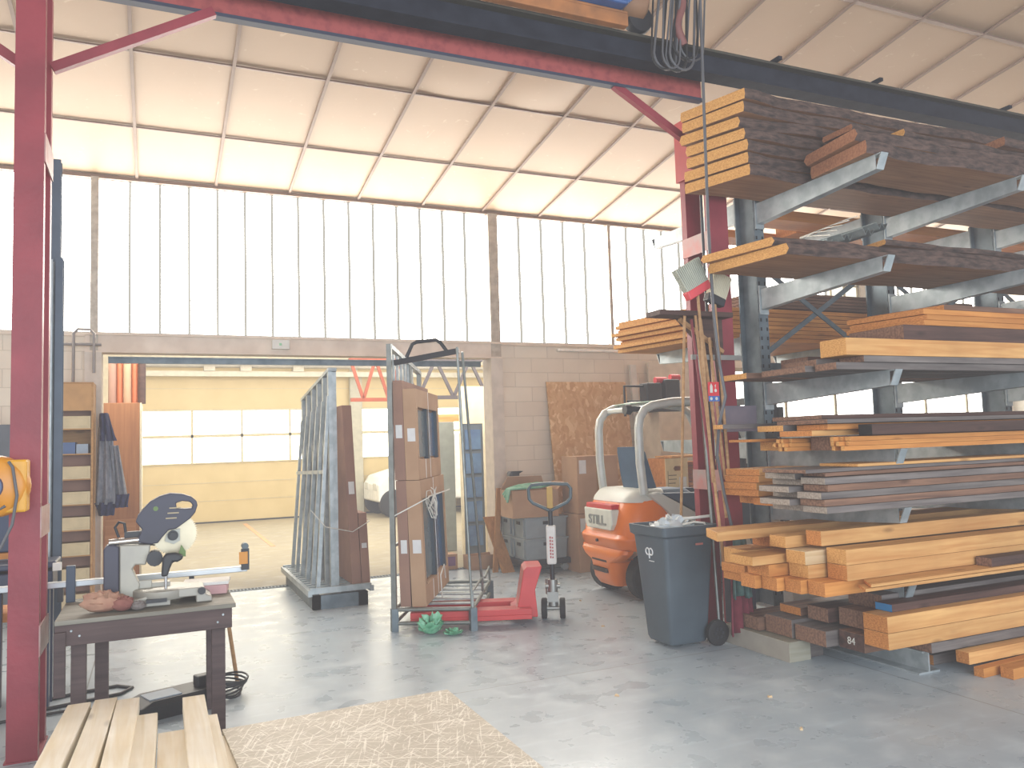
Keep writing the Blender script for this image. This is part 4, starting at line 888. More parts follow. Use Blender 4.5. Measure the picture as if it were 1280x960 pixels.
carton('short_carton', 2.0, 8.56, 1.1, .09, .207, .95, .03, 'short brown carton standing beside the tall one on the far rack')
strap([(1.45, 8.42, 1.02), (1.6, 8.43, .84), (1.9, 8.53, .76), (2.08, 8.52, .86), (2.1, 8.9, .9)], 'thin white strap tied around the cartons on the far rack', r=.005)

# ------------------------------------------------------------------ bench with the mitre saw
TT = wood('bench_top', '8E8C80', '706C62', .02, knots=False); TF = wood('bench_frame', '5A4A48', '453838', .04)
bc = thing('work_bench', 'dark wooden workbench with grey top carrying the mitre saw', 'bench', (-.5, 5.05, 0))
MB().box(0, .93, 0, .72, .735, .76).build('bench_top', TT, bc, bevel=.003)
MB().box(.0, .91, .01, .05, .62, .735).box(.02, .91, .66, .70, .64, .735).box(.86, .90, .05, .66, .64, .735).box(.03, .07, .05, .66, .64, .735).build('apron', TF, bc, bevel=.003)
for x, y in ((.80, .052), (.075, .052), (.80, .59), (.16, .59)): MB().box(x, x+.075, y, y+.065, 0, .735).build('leg', TF, bc, bevel=.003)
MB().box(0, .055, .01-.03, .01, .36, .70).build('hanging_slat', TF, bc)
sc_ = MB()
for x, z in ((.08, .70), (.12, .67), (.86, .70), (.83, .66)): sc_.cyl((x, .004, z), (x, .012, z), .006, n=8)
sc_.build('screw', GALV, bc)
ms_ = thing('mitre_saw', 'black and grey sliding mitre saw with upturned blade on the bench', 'saw', (0, 0, 0)); ms_.location = (0, 5.35, .76)
def q_(P): return [(a, b-.76) for a, b in P]
guard = [(-0.109, 1.249), (-0.098, 1.284), (-0.07, 1.322), (-0.029, 1.365), (0.021, 1.393), (0.08, 1.408), (0.147, 1.4), (0.198, 1.381), (0.228, 1.354), (0.234, 1.326), (0.22, 1.282), (0.194, 1.251), (0.155, 1.222), (0.113, 1.193), (0.071, 1.187), (0.034, 1.145), (0.013, 1.115), (-0.028, 1.11), (-0.086, 1.123), (-0.098, 1.137), (-0.09, 1.163), (-0.074, 1.202)]
hole = [(0.113, 1.347), (0.147, 1.356), (0.19, 1.35), (0.207, 1.328), (0.202, 1.31), (0.156, 1.31), (0.117, 1.315)]
def holed(outer, inner, y0, y1):
    """two-sided plate with a hole, filled by bmesh"""
    bm = bmesh.new(); rings = []
    for y in (y0, y1):
        o_ = [bm.verts.new((a, y, b)) for a, b in outer]; i_ = [bm.verts.new((a, y, b)) for a, b in inner]; es = []
        for R_ in (o_, i_):
            for k in range(len(R_)): es.append(bm.edges.new((R_[k], R_[(k+1) % len(R_)])))
        bmesh.ops.triangle_fill(bm, edges=es, use_beauty=True); rings.append((o_, i_))
    for w_ in (0, 1):
        a, b = rings[0][w_], rings[1][w_]
        for k in range(len(a)): bm.faces.new((a[k], a[(k+1) % len(a)], b[(k+1) % len(a)], b[k]))
    mb = MB(); bm.verts.index_update(); mb.v = [tuple(v.co) for v in bm.verts]; mb.f = [tuple(v.index for v in f.verts) for f in bm.faces]; mb.mi = [0]*len(mb.f); bm.free(); return mb
SAWD = mat('saw_black', '2B2C3A', .5, 0, '343546', 4)
holed(q_(guard), q_(hole), -.05, .03).build('blade_guard', SAWD, ms_, bevel=.006)
TEE = []
for k in range(60):
    a = 2*pi*k/60; TEE += [(.105+.131*math.cos(a), .40+.131*math.sin(a)), (.105+.119*math.cos(a+.08), .40+.119*math.sin(a+.08))]
MB().prism(TEE, 'y', -.005, -.001).build('blade', mat('blade_steel', 'B9AE94', .35, .6), ms_)
MB().lathe([(0, -.02), (.02, -.02), (.02, 0), (.03, .0), (.03, .01), (0, .01)], (.095, -.05, .394), 'y').build('arbor', DARK, ms_, smooth=50)
MB().prism(q_([(.05, 1.12), (.10, 1.10), (.135, 1.12), (.135, 1.19), (.09, 1.185), (.06, 1.16)]), 'y', -.03, -.01).build('arbor_cover', mat('saw_grey', '9A9A90', .4, .3), ms_)
SG = mat('saw_cast', 'A5A295', .45, .3, '96938A', 5)
MB().prism(q_([(-0.195, 1.118), (-0.028, 1.11), (-0.032, 1.061), (-0.053, 0.992), (-0.11, 0.997), (-0.126, 0.972), (-0.085, 0.88), (-0.10, .79), (-0.194, 0.79)]), 'y', -.05, .05).build('support_tower', SG, ms_, bevel=.008)
MB().prism(q_([(-0.278, 1.10), (-0.26, 1.125), (-0.222, 1.12), (-0.197, 1.11), (-0.196, 0.80), (-0.277, 0.80)]), 'y', -.06, .06).build('slide_housing', SAWD, ms_, bevel=.008)
MB().cyl((-.25, -.03, .375), (.0, -.03, .385), .02, n=14).cyl((-.25, .04, .375), (.13, .04, .33), .014, n=12).build('slide_rod', mat('chrome', 'C8C8C8', .2, .9), ms_, smooth=60)
MB().tube([(-.2, 0, .40), (-.22, 0, .46), (-.2, 0, .49), (-.17, 0, .48), (-.16, 0, .40)], .008, 8).box(-.17, -.06, -.02, .02, .39, .43).build('lock_lever', DARK, ms_, smooth=50)
MB().loft([[(x, -.10+.0*x, z-.76) for x, z in arc(-.005, 1.03, .045, 0, 330, 11)], [(x, .05, z-.76) for x, z in arc(-.005, 1.03, .04, 0, 330, 11)]]).build('motor', DARK, ms_, smooth=40)
MB().prism(q_([(0.029, 0.93), (0.037, 1.037), (0.057, 1.061), (0.11, 1.061), (0.149, 1.045), (0.147, 1.023), (0.118, 1.008), (0.093, 1.01), (0.077, 0.972), (0.065, 0.93)]), 'y', -.17, -.11).build('grip', DARK, ms_, bevel=.012)
MB().cyl((.055, -.14, .09), (.055, -.14, .24), .009, n=10).build('clamp_rod', mat('chrome', 'C8C8C8'), ms_, smooth=60)
MB().prism(q_([(.12, 1.03), (.14, 1.10), (.165, 1.06), (.165, 1.03)]), 'y', -.1, -.08).build('lower_guard_tab', mat('tab_green', '5E7A3C', .5), ms_)
MB().lathe([(0, 0), (.16, 0), (.165, .01), (.165, .05), (.15, .06), (0, .06)], (.04, -.02, .035), 'z', 36).build('turntable', SG, ms_, smooth=40)
MB().box(-.15, .08, -.02, .03, .06, .12).box(-.18, -.02, -.03, -.02, .06, .14).build('fence', SG, ms_, bevel=.004)
MB().prism(q_([(-0.16, 0.765), (-0.16, 0.80), (-0.02, 0.83), (0.10, 0.85), (0.24, 0.85), (0.267, 0.845), (0.275, 0.805), (0.308, 0.79), (0.308, 0.762), (.22, .762), (.22, .80), (.08, .80), (.08, .762)]), 'y', -.16, .08).build('saw_base', SG, ms_, bevel=.006)
MB().cyl((.25, -.18, .07), (.25, -.15, .07), .022, n=12).build('bevel_knob', DARK, ms_, smooth=50); MB().box(-.05, .06, -.2, -.16, .03, .05).build('detent_lever', DARK, ms_)
dt = MB().cyl((.0, -.054, .56), (.0, -.05, .56), .014, n=14); dt.build('badge', mat('tab_green', '5E7A3C'), ms_)
vt = MB()
for k in range(3): vt.box(.075-.01*k, .14-.012*k, -.054, -.05, .555-.03*k, .562-.03*k)
vt.build('guard_print', mat('print_tan', 'A89A7C', .6), ms_)
# extension rail of the saw, with flip stop
rr = thing('stop_rail', 'long aluminium length-stop rail passing behind the mitre saw', 'rail', (-1.1, 5.7, .76))
MB().box(0, 1.66, 0, .06, .085, .12).build('rail_profile', mat('alu', 'B9BEC0', .35, .7), rr, bevel=.004)
MB().box(.55, .58, .0, .06, 0, .085).box(1.3, 1.33, 0, .06, 0, .085).build('rail_support', DARK, rr)
MB().box(1.62, 1.67, -.03, .0, .10, .24).mat(1).box(1.605, 1.66, -.034, -.03, .14, .22).build('stop_block', [DARK, mat('stop_yellow', 'D0892C', .5)], rr, bevel=.004)
MB().cyl((1.645, -.03, .255), (1.645, .03, .255), .022, n=14).build('stop_knob', mat('loop_slate', '46565C'), rr, smooth=50)
MB().box(.6, .65, -.05, -.01, .0, .22).build('fence_block', mat('block_navy', '3A4A5E', .5), rr, bevel=.004)
pp = thing('paper_stack', 'stack of white and pink papers on the bench right of the saw', 'papers', (.14, 5.45, .762), rad(-8))
MB().box(0, .27, 0, .2, 0, .055).build('lower_sheets', mat('paper_pink', 'C99C9C', .7), pp, bevel=.003)
MB().box(.005, .28, .005, .205, .056, .075).build('top_sheets', PAPER, pp, bevel=.002)
crumple('work_glove', mat('glove_tan', 'B08A72', .9, 0, '9A6E5C', 10), 'crumpled tan work glove on the left side of the bench', 'glove', -.27, 5.2, .762, .12, .08, .11, 31, amp=.28)
crumple('work_glove', mat('glove_red', '8A5A50', .9, 0, '7A4A44', 10), 'reddish work glove folded against the tan one on the bench', 'glove', -.17, 5.16, .762, .06, .05, .08, 32, amp=.25)
crumple('cloth', mat('rag_grey', '77706C', .9), 'small grey rag between the gloves and the saw base', 'rag', -.09, 5.14, .762, .04, .035, .05, 33, amp=.3)
# things beneath the bench
CBL = mat('cable_black', '1E1F22', .5)
cc = MB()
for k in range(7): cc.tube([(.44+(.13+.012*k)*math.cos(a*pi/9)*.7, 5.92+(.12)*math.sin(a*pi/9), .012+.016*k+.01*math.sin(a*.7+k)) for a in range(18)], .007, 6, closed=True)
solo(cc, 'extension_cable', CBL, 'coiled black extension cable on the floor by the bench leg', 'cable', smooth=60)
solo(MB().tube([(-.75, 6.35, .012), (-.5, 6.45, .012), (-.25, 6.5, .012), (-.15, 6.4, .012), (-.22, 6.28, .012), (-.5, 6.2, .012), (-.8, 6.12, .012)], .012, 8).tube([(-.9, 6.0, .012), (-.5, 6.05, .012), (-.2, 5.9, .012), (.0, 5.95, .012), (.2, 6.05, .014)], .01, 8), 'power_cable', CBL, 'black power cables running along the floor behind the bench', 'cable', smooth=60)
pw_ = thing('tool_case', 'flat black charger tray with papers under the workbench', 'tray', (.12, 5.75, 0), rad(20))
MB().loft([rrect(-.25, .22, -.12, .12, .03, 0), rrect(-.27, .26, -.14, .14, .03, .09), rrect(-.2, .24, -.12, .12, .03, .12)]).build('tray', CBL, pw_, smooth=40)
MB().box(-.2, .0, -.1, .06, .121, .128).build('leaflet', mat('leaflet', '8C98A4', .6), pw_)
MB().box(.12, .26, -.05, .03, .12, .19).build('plug_block', CBL, pw_, bevel=.01)
tool(.53, 6.1, .0, .43, 5.8, .62, 'wooden handle leaning on the bench behind its right leg', r=.014, name='wooden_pole', cat='pole')

# ------------------------------------------------------------------ foreground timber and board
FW = wood('fresh_pine', 'E2CDA4', 'CDB085', .05)
specs = [(-.62, 3.7+1.02, .11, .4), (-.455, 4.74, .1, .4), (-.335, 4.68, .095, .4), (-.17, 4.45, .1, .375), (-.045, 4.22, .155, .345), (.13, 4.52, .1, .41), (.235, 4.28, .06, .375), (.30, 4.05, .07, .34)]
FL = ['outer left fresh pine batten in the row below the bench', 'second fresh pine batten from the red post side', 'third fresh pine batten, longest reaching toward the bench', 'fourth fresh pine batten, lower, before the black tray', 'widest fresh pine plank, lowest in the row', 'fresh pine batten ending beside the bench leg', 'narrow pale batten tucked right of the bench-leg batten', 'short brownish batten beside the scratched board']
SK = [(-.62, .105), (-.50, .105), (-.385, .105), (-.26, .105), (-.14, .15), (.035, .105), (.145, .06), (.21, .06)]
for k, ((x, ye, w_, z), (xx, ww)) in enumerate(zip(specs, SK)):
    mb = MB(); L = ye-1.6
    xe = [-.385, -.265, -.16, -.075, .03, .145, .235, .275][k]; xb = xe + (0 if k > 3 else -.02)
    T = .075 if k < 7 else .05
    x0b = xe-.0; off = [-.17, -.13, -.08, -.05, -.03, -.01, 0, 0][k]
    mb.hexa([(0+off, 1.6, z-T), (ww+off, 1.6, z-T), (ww, ye, z-T), (0, ye, z-T)], [(0+off, 1.6, z), (ww+off, 1.6, z), (ww, ye, z), (0, ye, z)])
    solo(mb, 'pine_batten', wood('fresh_pine_y', 'F7F0E0', 'E6D6B6', .05, ax=1), FL[k], 'batten', 'fresh pine battens in the foreground', loc=(xe-ww*.0-.02, 0, 0), bevel=.004)
lower = MB().box(-.62, .36, 2.6, 2.7, 0, .262).box(-.62, .36, 1.9, 2.0, 0, .262)
solo(lower, 'support_beam', ROUGH, 'dark squared bearers under the fresh pine battens', 'bearer')
OB = scratched('scratched_ply', 'B0A48E', '94866E', 'F4EEDF')
bd = thing('plywood_board', 'large scratched plywood board lying low in the foreground', 'board', (0, 0, 0))
MB().add([(.40, 1.9, .33), (1.42, 1.9, .33), (1.42, 4.16, .33), (.285, 4.11, .33), (.40, 1.9, .35), (1.42, 1.9, .35), (1.42, 4.16, .35), (.285, 4.11, .35)], [(3, 2, 1, 0), (4, 5, 6, 7), (0, 1, 5, 4), (1, 2, 6, 5), (2, 3, 7, 6), (3, 0, 4, 7)]).build('board_sheet', OB, bd, bevel=.002)
MB().box(.5, 1.3, 2.1, 2.2, 0, .33).box(.5, 1.3, 3.6, 3.7, 0, .33).build('trestle', ROUGH, bd)

# ------------------------------------------------------------------ left edge
for k, (x, y, h, w, m_) in enumerate(((-.695, 6.80, 3.88, .085, mat('bar_slate', '4B5866', .5, .3)), (-.77, 6.66, 3.1, .06, mat('bar_slate', '4B5866')), (-.70, 6.64, 3.08, .03, GALV), (-.645, 6.66, 3.1, .05, mat('bar_slate', '4B5866')))):
    MBx = MB().iprof(0, 0, 0, h, w, .09, .006)
    solo(MBx, 'steel_bar', m_, ['tallest dark steel profile standing behind the left red post', 'shorter wide dark steel profile beside the tallest one', 'bright galvanised profile among the dark standing profiles', 'slim dark profile nearest the window side of the standing bundle'][k], 'steel profile', 'steel profiles standing behind the left post', loc=(x, y, 0))
YE = mat('reel_orange', 'D98E1E', .4, 0, 'CC8219', 4)
re_ = thing('cable_reel', 'orange cable reel hanging on the left red post', 'reel', (-.78, 5.06, 1.5))
MB().lathe([(0, -.07), (.13, -.07), (.155, -.05), (.165, 0), (.155, .05), (.13, .07), (0, .07)], (0, 0, 0), 'y', 32).build('reel_housing', YE, re_, smooth=40)
MB().box(.02, .15, -.06, .07, -.14, .14).build('mount_frame', mat('reel_yellow', 'E0A022', .4), re_, bevel=.012)
MB().lathe([(0, -.085), (.07, -.085), (.075, -.07), (0, -.07)], (-.03, 0, 0), 'y', 24).build('reel_badge', mat('badge_blue', '3C5078', .4), re_, smooth=40)
MB().tube([(-.02, -.1, -.06), (.03, -.12, -.12), (.06, -.11, -.1)], .008, 8).tube([(.07, -.09, .13), (.09, -.1, .10), (.11, -.09, -.05), (.09, -.09, -.2), (.04, -.1, -.32), (-.05, -.1, -.34)], .008, 8).build('reel_cable', mat('cable_grey', '55565A'), re_, smooth=60)
# bench bits at the far left
lb = thing('side_table', 'orange-legged side bench with blue boxes beyond the left post', 'bench', (-1.3, 6.6, 0))
MB().box(-.5, .5, 0, .6, .95, .99).build('table_top', PINEO, lb)
for x in (-.48, .42): MB().box(x, x+.06, .02, .08, 0, .95).build('leg', PINEO, lb)
MB().box(-.45, .40, .1, .5, .5, .56).build('shelf', PINEO, lb)
solo(MB().box(0, .4, 0, .35, 0, .3).box(-.01, .41, -.01, .36, .3, .33), 'storage_box', mat('box_navy', '2E3E5A', .5), 'navy storage box on the side bench beyond the left post', 'box', loc=(-1.2, 6.65, .992), bevel=.01)
solo(MB().box(0, .35, 0, .3, 0, .22).box(-.01, .36, -.01, .31, .22, .24), 'storage_box', mat('box_white', 'B9BCC0', .5), 'pale storage box on the lower shelf of the side bench', 'box', loc=(-1.55, 6.75, .562), bevel=.01)
solo(MB().box(0, .3, 0, .03, 0, 2.1).box(.34, .66, 0, .03, 0, 2.0), 'board_panel', mat('panel_grey', '5A6068', .6), 'dark grey panels leaning at the back wall behind the left post', 'panel', loc=(-2.05, 9.85, 0.0))
cr_ = thing('crossed_machine', 'blue machine frame seen between the left post and bench', 'machine', (-.72, 6.15, 0))
MB().box(-.3, .1, 0, .3, .78, .9).box(-.3, .12, 0, .3, .92, .96).build('machine_table', mat('mach_navy', '2D3850', .4), cr_, bevel=.01)
MB().box(-.28, -.22, .02, .08, 0, .78).box(.02, .08, .02, .08, 0, .78).box(-.28, -.22, .22, .28, 0, .78).box(.02, .08, .22, .28, 0, .78).build('machine_leg', mat('mach_navy', '2D3850'), cr_)
pl_ = MB(); 
for z in (.90,): pl_.box(.1, .15, -.02, .02, z, z+.05)
pl_.build('clamp_block', PAPER, cr_)
# shelf tower with drawers by the pillar
TW = wood('tower_wood', 'BF935E', 'A87A4A', .05)
tw = thing('shelf_tower', 'tall wooden pigeonhole tower with pale trays by the left pillar', 'shelf', (-1.05, 9.5, 0))
MB().box(0, .02, 0, .4, 0, 2.42).box(.43, .45, 0, .4, 0, 2.42).box(.02, .43, .38, .4, 0, 2.42).box(.02, .43, 0, .38, 2.4, 2.42).box(.02, .43, .0, .38, 0, .02).build('carcass', TW, tw)
MB().box(.02, .43, .0, .02, 2.12, 2.40).build('top_panel', mat('panel_ochre', 'B98A52', .6), tw)
for k in range(8):
    z = .1+k*.262
    MB().box(.02, .43, 0.0, .38, z-.012, z).build('shelf', TW, tw)
    if k == 6:
        MB().box(.04, .15, .05, .3, z, z+.1).mat(1).box(.16, .28, .05, .3, z, z+.12).mat(0).box(.29, .4, .05, .3, z, z+.1).build('box', [mat('tin_blue_grey', '8C9AA8', .5), mat('tin_blue', '3E5A86', .5)], tw); continue
    d = MB().box(.025, .425, .0, .012, z+.0, z+.13).box(.05, .40, -.004, 0, z+.02, z+.11).build('tray', mat('tray_pale', 'C9B68E', .6), tw, bevel=.003)
    MB().box(.03, .42, .2, .21, z+.13, z+.245).build('tray_back', CARDD, tw)
jk = thing('work_jacket', 'grey work jacket with dark cuffs hanging beside the shelf tower', 'jacket', (-.50, 9.75, 1.0))
def cloth(x0, x1, zt, zb, tw_, seed):
    m = MB(); n = 14; rows = 12; vs = []; fs = []
    for r_ in range(rows+1):
        v = r_/rows; w = tw_(v)
        for i in range(n+1):
            u = i/n; vs.append((w[0]+(w[1]-w[0])*u, -.03*math.sin(u*15+seed+v*2)-.04*math.sin(pi*u), zt+(zb-zt)*v))
    for r_ in range(rows):
        for i in range(n): k = r_*(n+1)+i; fs.append((k, k+1, k+n+2, k+n+1))
    m.add(vs, fs); return m
JG = mat('jacket_grey', '8F9199', .9, 0, '7C7F88', 20); JN = mat('jacket_navy', '33385A', .85)
for nm, zt, zb, f_, m_ in (('jacket_body', .95, .12, lambda v: (-.07-.02*v, .06+.06*v), JG), ('sleeve', .75, .2, lambda v: (.04+.06*v, .13+.09*v), JG), ('yoke', 1.1, .8, lambda v: (-.05, .03+.08*v), JN), ('hem', .14, .0, lambda v: (-.09+.03*v, .10-.02*v), JN), ('cuff', .22, .08, lambda v: (.10, .24-.02*v), JN)):
    o = cloth(0, 1, zt, zb, f_, len(nm)).build(nm, m_, jk, smooth=60); s_ = o.modifiers.new('s', 'SOLIDIFY'); s_.thickness = .012
    if nm in ('yoke', 'hem', 'cuff'): o.location = (0, -.015, 0)
bcab = thing('wooden_cabinet', 'tall plain brown wooden cabinet at the left of the opening', 'cabinet', (-.58, 10.9, 0))
MB().box(0, .40, 0, .9, 0, 2.28).build('cabinet_body', wood('cab_brown', 'A8734A', '94613E', .02, ax=2), bcab, bevel=.006)
MB().box(.40, .42, 0, .9, 0, 2.28).build('cabinet_edge', CREAM, bcab)
solo(MB().box(0, .3, 0, .02, 0, .95), 'plywood_offcut', wood('panel_brown', 'B07A50', '9C683F', .02), 'small brown wooden panel standing before the cabinet', 'panel', loc=(-.50, 9.72, 0), bevel=.003)
for k in range(5):
    solo(MB().tube([(0, 0, 0), (0, 0, .52)], .045, 12), 'fabric_roll', [CARDD, mat('roll_copper', 'B5623A', .4, .2), CARD, mat('roll_copper', 'B5623A'), DARKW][k], ['dark brown roll leftmost on the wooden cabinet', 'first copper-coloured roll on the wooden cabinet', 'pale brown roll between copper rolls on the cabinet', 'second copper-coloured roll on the wooden cabinet', 'dark roll at the opening side of the cabinet top'][k], 'roll', 'rolls standing on the wooden cabinet', loc=(-.50+.085*k, 11.2+.05*(k % 2), 2.283), smooth=60)
# pipework and fittings on the wall
solo(MB().tube([(-1.2, 9.9, 2.87), (-.55, 9.9, 2.87)], .018, 8).tube([(-.62, 9.86, 2.55), (-.62, 9.86, 2.98), (-.66, 9.86, 3.03), (-.78, 9.86, 3.03), (-.82, 9.86, 2.98), (-.82, 9.86, 2.45), (-.9, 9.86, 2.42)], .016, 8), 'wall_pipe', mat('pipe_grey', '8A8480', .5, .3), 'bent grey pipe on the left pillar below the windows', 'pipe', smooth=60)
solo(MB().box(0, 1.15, 0, .06, 0, .035), 'tube_light', mat('tube_white', 'ECE8DE', .3), 'slim white fluorescent batten high on the block wall', 'light', loc=(5.15, 9.93, 2.9), bevel=.008)
solo(MB().box(0, .2, 0, .06, 0, .11).mat(1).box(.08, .11, -.003, 0, .04, .07), 'exit_light', [WHITE, mat('led_green', '8FC79C', .5)], 'small white emergency light on the lintel with a green dot', 'light', loc=(1.28, 9.92, 2.86), bevel=.006)
tl = MB().box(0, 1.6, 0, .1, 0, .06)
solo(tl, 'tube_light', WHITE, 'long pale light batten under the annex ceiling behind the lintel', 'light', loc=(.9, 10.3, 2.72), bevel=.01)
solo(MB().box(-.5, 4.1, 0, .05, 0, .06).box(-.5, 4.1, -.02, .07, .06, .075), 'gate_track', GALVD, 'dark sliding gate track running under the lintel', 'rail', loc=(0, 10.25, 2.70))
# trusses in the annex
TRR = mat('truss_red', '8E3C1C', .6); TRG = mat('truss_grey', '3C3438', .6)
def truss(name, lab, x0, x1, y, z0, z1, n, m1):
    t_ = thing(name, lab, 'truss', (x0, y, z0)); L = x1-x0; H = z1-z0
    MB().bar((0, 0, 0), (L, 0, 0), .06, .06).build('lower_chord', m1, t_); MB().bar((0, 0, H), (L, 0, H), .06, .06).build('upper_chord', m1, t_)
    w_ = MB()
    for k in range(n):
        a = L*k/n; b = L*(k+1)/n; w_.bar((a, 0, H), ((a+b)/2, 0, 0), .04, .05); w_.bar(((a+b)/2, 0, 0), (b, 0, H), .04, .05)
    w_.build('web', m1, t_); return t_
truss('roof_truss', 'orange-red steel lattice truss stored under the annex roof', 2.9, 3.75, 13.0, 2.42, 3.1, 2, TRR)
truss('roof_truss', 'grey steel lattice truss stored behind the near trolley top', 3.6, 5.4, 12.5, 2.42, 3.05, 3, TRG)
# cream partition room
cp = thing('partition_room', 'cream boarded partition with a blue glazed door in the annex', 'partition', (4.0, 11.4, 0))
MB().box(.2, 1.2, 0, .06, 1.95, 2.52).box(.56, 1.2, 0, .06, 0, 1.95).box(.2, .23, 0, .06, 0, 1.95).build('partition_wall', CREAM, cp)
dd = MB().box(.23, .56, .01, .05, 0, 1.95).build('door', mat('door_slate', '4A5560', .5), cp)
gl = MB()
for k in range(5): gl.box(.27, .52, -.004, .01, .12+k*.36, .42+k*.36)
gl.build('door_pane', mat('pane_blue', '42597A', .2, 0, '54708E', 4), cp)
solo(MB().box(0, .42, 0, .3, 0, 2.0), 'grey_cabinet', mat('cab_sage', '8C8F84', .6), 'plain grey-green metal cabinet left of the blue glazed door', 'cabinet', loc=(3.86, 11.9, 0), bevel=.01)
solo(MB().box(0, .7, 0, .05, 0, .12), 'timber_plank', PINE, 'short plank on top of the grey-green cabinet', 'plank', loc=(3.9, 12.0, 2.003))
# van
VN = mat('van_white', 'DDDDD6', .35, 0, coat=.3)
vn = thing('van', 'white van parked nose-in behind the trolley in the annex', 'van', (4.70, 18.3, 0))
prof = [(.0, .35), (.0, .75), (.12, .95), (.75, 1.12), (1.25, 1.62), (1.7, 1.9), (4.3, 1.95), (4.3, .35)]
MB().prism([(x, z) for x, z in prof], 'y', 0, 1.5).build('van_body', VN, vn, bevel=.05, seg=3)
MB().prism([(.85, 1.15), (1.3, 1.58), (1.62, 1.72), (1.62, 1.15)], 'y', -.006, .0).build('side_window', DARK, vn)
MB().hexa([(.78, .15, 1.14), (.78, 1.35, 1.14), (.74, 1.35, 1.14), (.74, .15, 1.14)], [(1.24, .2, 1.60), (1.24, 1.3, 1.60), (1.20, 1.3, 1.60), (1.20, .2, 1.60)]).build('windscreen', DARK, vn)
for x in (.34, 3.5):
    for y in (.06, 1.44): wheel('wheel', (x, y, .32), .32, .2, vn, hub=GALVD)
for y in (.2, 1.0): MB().box(-.012, .02, y, y+.3, .62, .78).build('headlight', mat('lamp_clear', 'C9C9C0', .2), vn)
mr_ = MB().loft([rrect(.70, .98, -.24, -.06, .05, 1.22), rrect(.68, 1.0, -.26, -.06, .05, 1.3), rrect(.70, .98, -.24, -.06, .05, 1.46)]).build('mirror', mat('mirror_yellow', 'A8963C', .5), vn, smooth=50)
# leaning planks, boxes and crates along the block wall
def lean(x0, y0, x1, y1, h, w, T, m_, lab, name='leaning_plank'):
    d = Vector((x1-x0, y1-y0, h)); 
    return solo(MB().hexa([(0, 0, 0), (w, 0, 0), (w, T, 0), (0, T, 0)], [(x1-x0, y1-y0, h), (x1-x0+w, y1-y0, h), (x1-x0+w, y1-y0+T, h), (x1-x0, y1-y0+T, h)]), name, m_, lab, 'plank', loc=(x0, y0, 0))
lean(3.93, 9.6, 4.12, 9.85, 1.05, .07, .03, wood('plank_v', 'B08050', '946A42', .05, ax=2), 'narrow dark plank leaning at the right jamb of the opening')
lean(4.02, 9.5, 3.94, 9.9, .68, .17, .03, wood('plank_v', 'B08050', '946A42', .05, ax=2), 'short wide plank leaning on the jamb beside the grey crates')
solo(MB().box(0, .42, 0, .25, 0, .01).box(0, .01, 0, .25, .01, .18).box(.41, .42, 0, .25, .01, .18).box(0, .42, 0, .01, .01, .18).box(0, .42, .24, .25, .01, .18), 'carton_box', CARD, 'open low cardboard box on the floor by the opening jamb', 'box', loc=(3.75, 9.95, 0))
solo(MB().box(0, .2, 0, .2, 0, .2).mat(1).box(.03, .17, -.003, 0, .05, .17), 'small_box', [CARD, mat('box_print', '7A5A78', .6)], 'small printed box left of the open cardboard box', 'box', loc=(3.45, 10.15, 0))
dl = thing('dolly', 'low dark dolly with castors under the grey crates', 'dolly', (4.2, 9.2, 0))
MB().box(-.02, .64, -.02, .84, .1, .17).build('dolly_deck', DARK, dl, bevel=.01)
for x, y in ((.05, .06), (.58, .06), (.05, .75), (.58, .75)): MB().lathe([(0, -.02), (.045, -.02), (.05, 0), (.045, .02), (0, .02)], (x, y, .05), 'y').build('castor', GALV, dl, smooth=50)
CR = mat('crate_grey', '8A9498', .5, 0, '7E888C', 4)
def crate(x, y, z, lab):
    c_ = thing('plastic_crate', lab, 'crate', (x, y, z), group='grey plastic crates on the dolly')
    MB().loft([rrect(.015, .585, .015, .385, .02, 0), rrect(.0, .6, 0, .4, .02, .25)]).build('crate_body', CR, c_, smooth=30)
    MB().box(-.008, .608, -.008, .408, .24, .262).build('rim', CR, c_, bevel=.004)
    MB().box(-.006, .0, .15, .25, .17, .21).build('hand_hold', DARK, c_); MB().box(.25, .35, -.006, 0, .17, .21).build('hand_hold', DARK, c_)
    MB().box(-.01, .004, .03, .06, .03, .25).box(-.01, .004, .34, .37, .03, .25).build('rib', CR, c_)
for j in range(2):
    for i in range(2): crate(4.21, 9.2+.41*i, .172+.264*j, '%s grey plastic crate of the %s stack on the dolly' % (['lower', 'upper'][j], ['near', 'rear'][i]))
cbx = thing('cardboard_box', 'open cardboard box with green strapping on the grey crates', 'box', (4.05, 9.2, .702), rad(-4))
MB().box(0, .62, 0, .45, 0, .012).box(0, .012, 0, .45, .012, .34).box(.608, .62, 0, .45, .012, .34).box(.012, .608, 0, .012, .012, .34).box(.012, .608, .438, .45, .012, .34).build('box_body', CARD, cbx)
MB().hexa([(0, .438, .34), (.62, .438, .34), (.62, .45, .34), (0, .45, .34)], [(.08, .38, .5), (.55, .38, .5), (.55, .39, .5), (.08, .39, .5)]).hexa([(.608, 0, .34), (.62, 0, .34), (.62, .45, .34), (.608, .45, .34)], [(.72, .05, .43), (.73, .05, .43), (.73, .4, .43), (.72, .4, .43)]).build('flap', CARD, cbx)
gs = MB()
for k in range(4): gs.tube([(-.05, .05+.05*k, .2+.03*k), (-.02, .02+.04*k, .36), (.15, .0+.05*k, .37+.01*k), (.4, .04+.04*k, .37+.015*k), (.58, .1+.05*k, .40)], .016, 6)
gs.build('green_strapping', mat('strap_green', '7FAE94', .4, 0, '5E9A7C', 8), cbx, smooth=60)
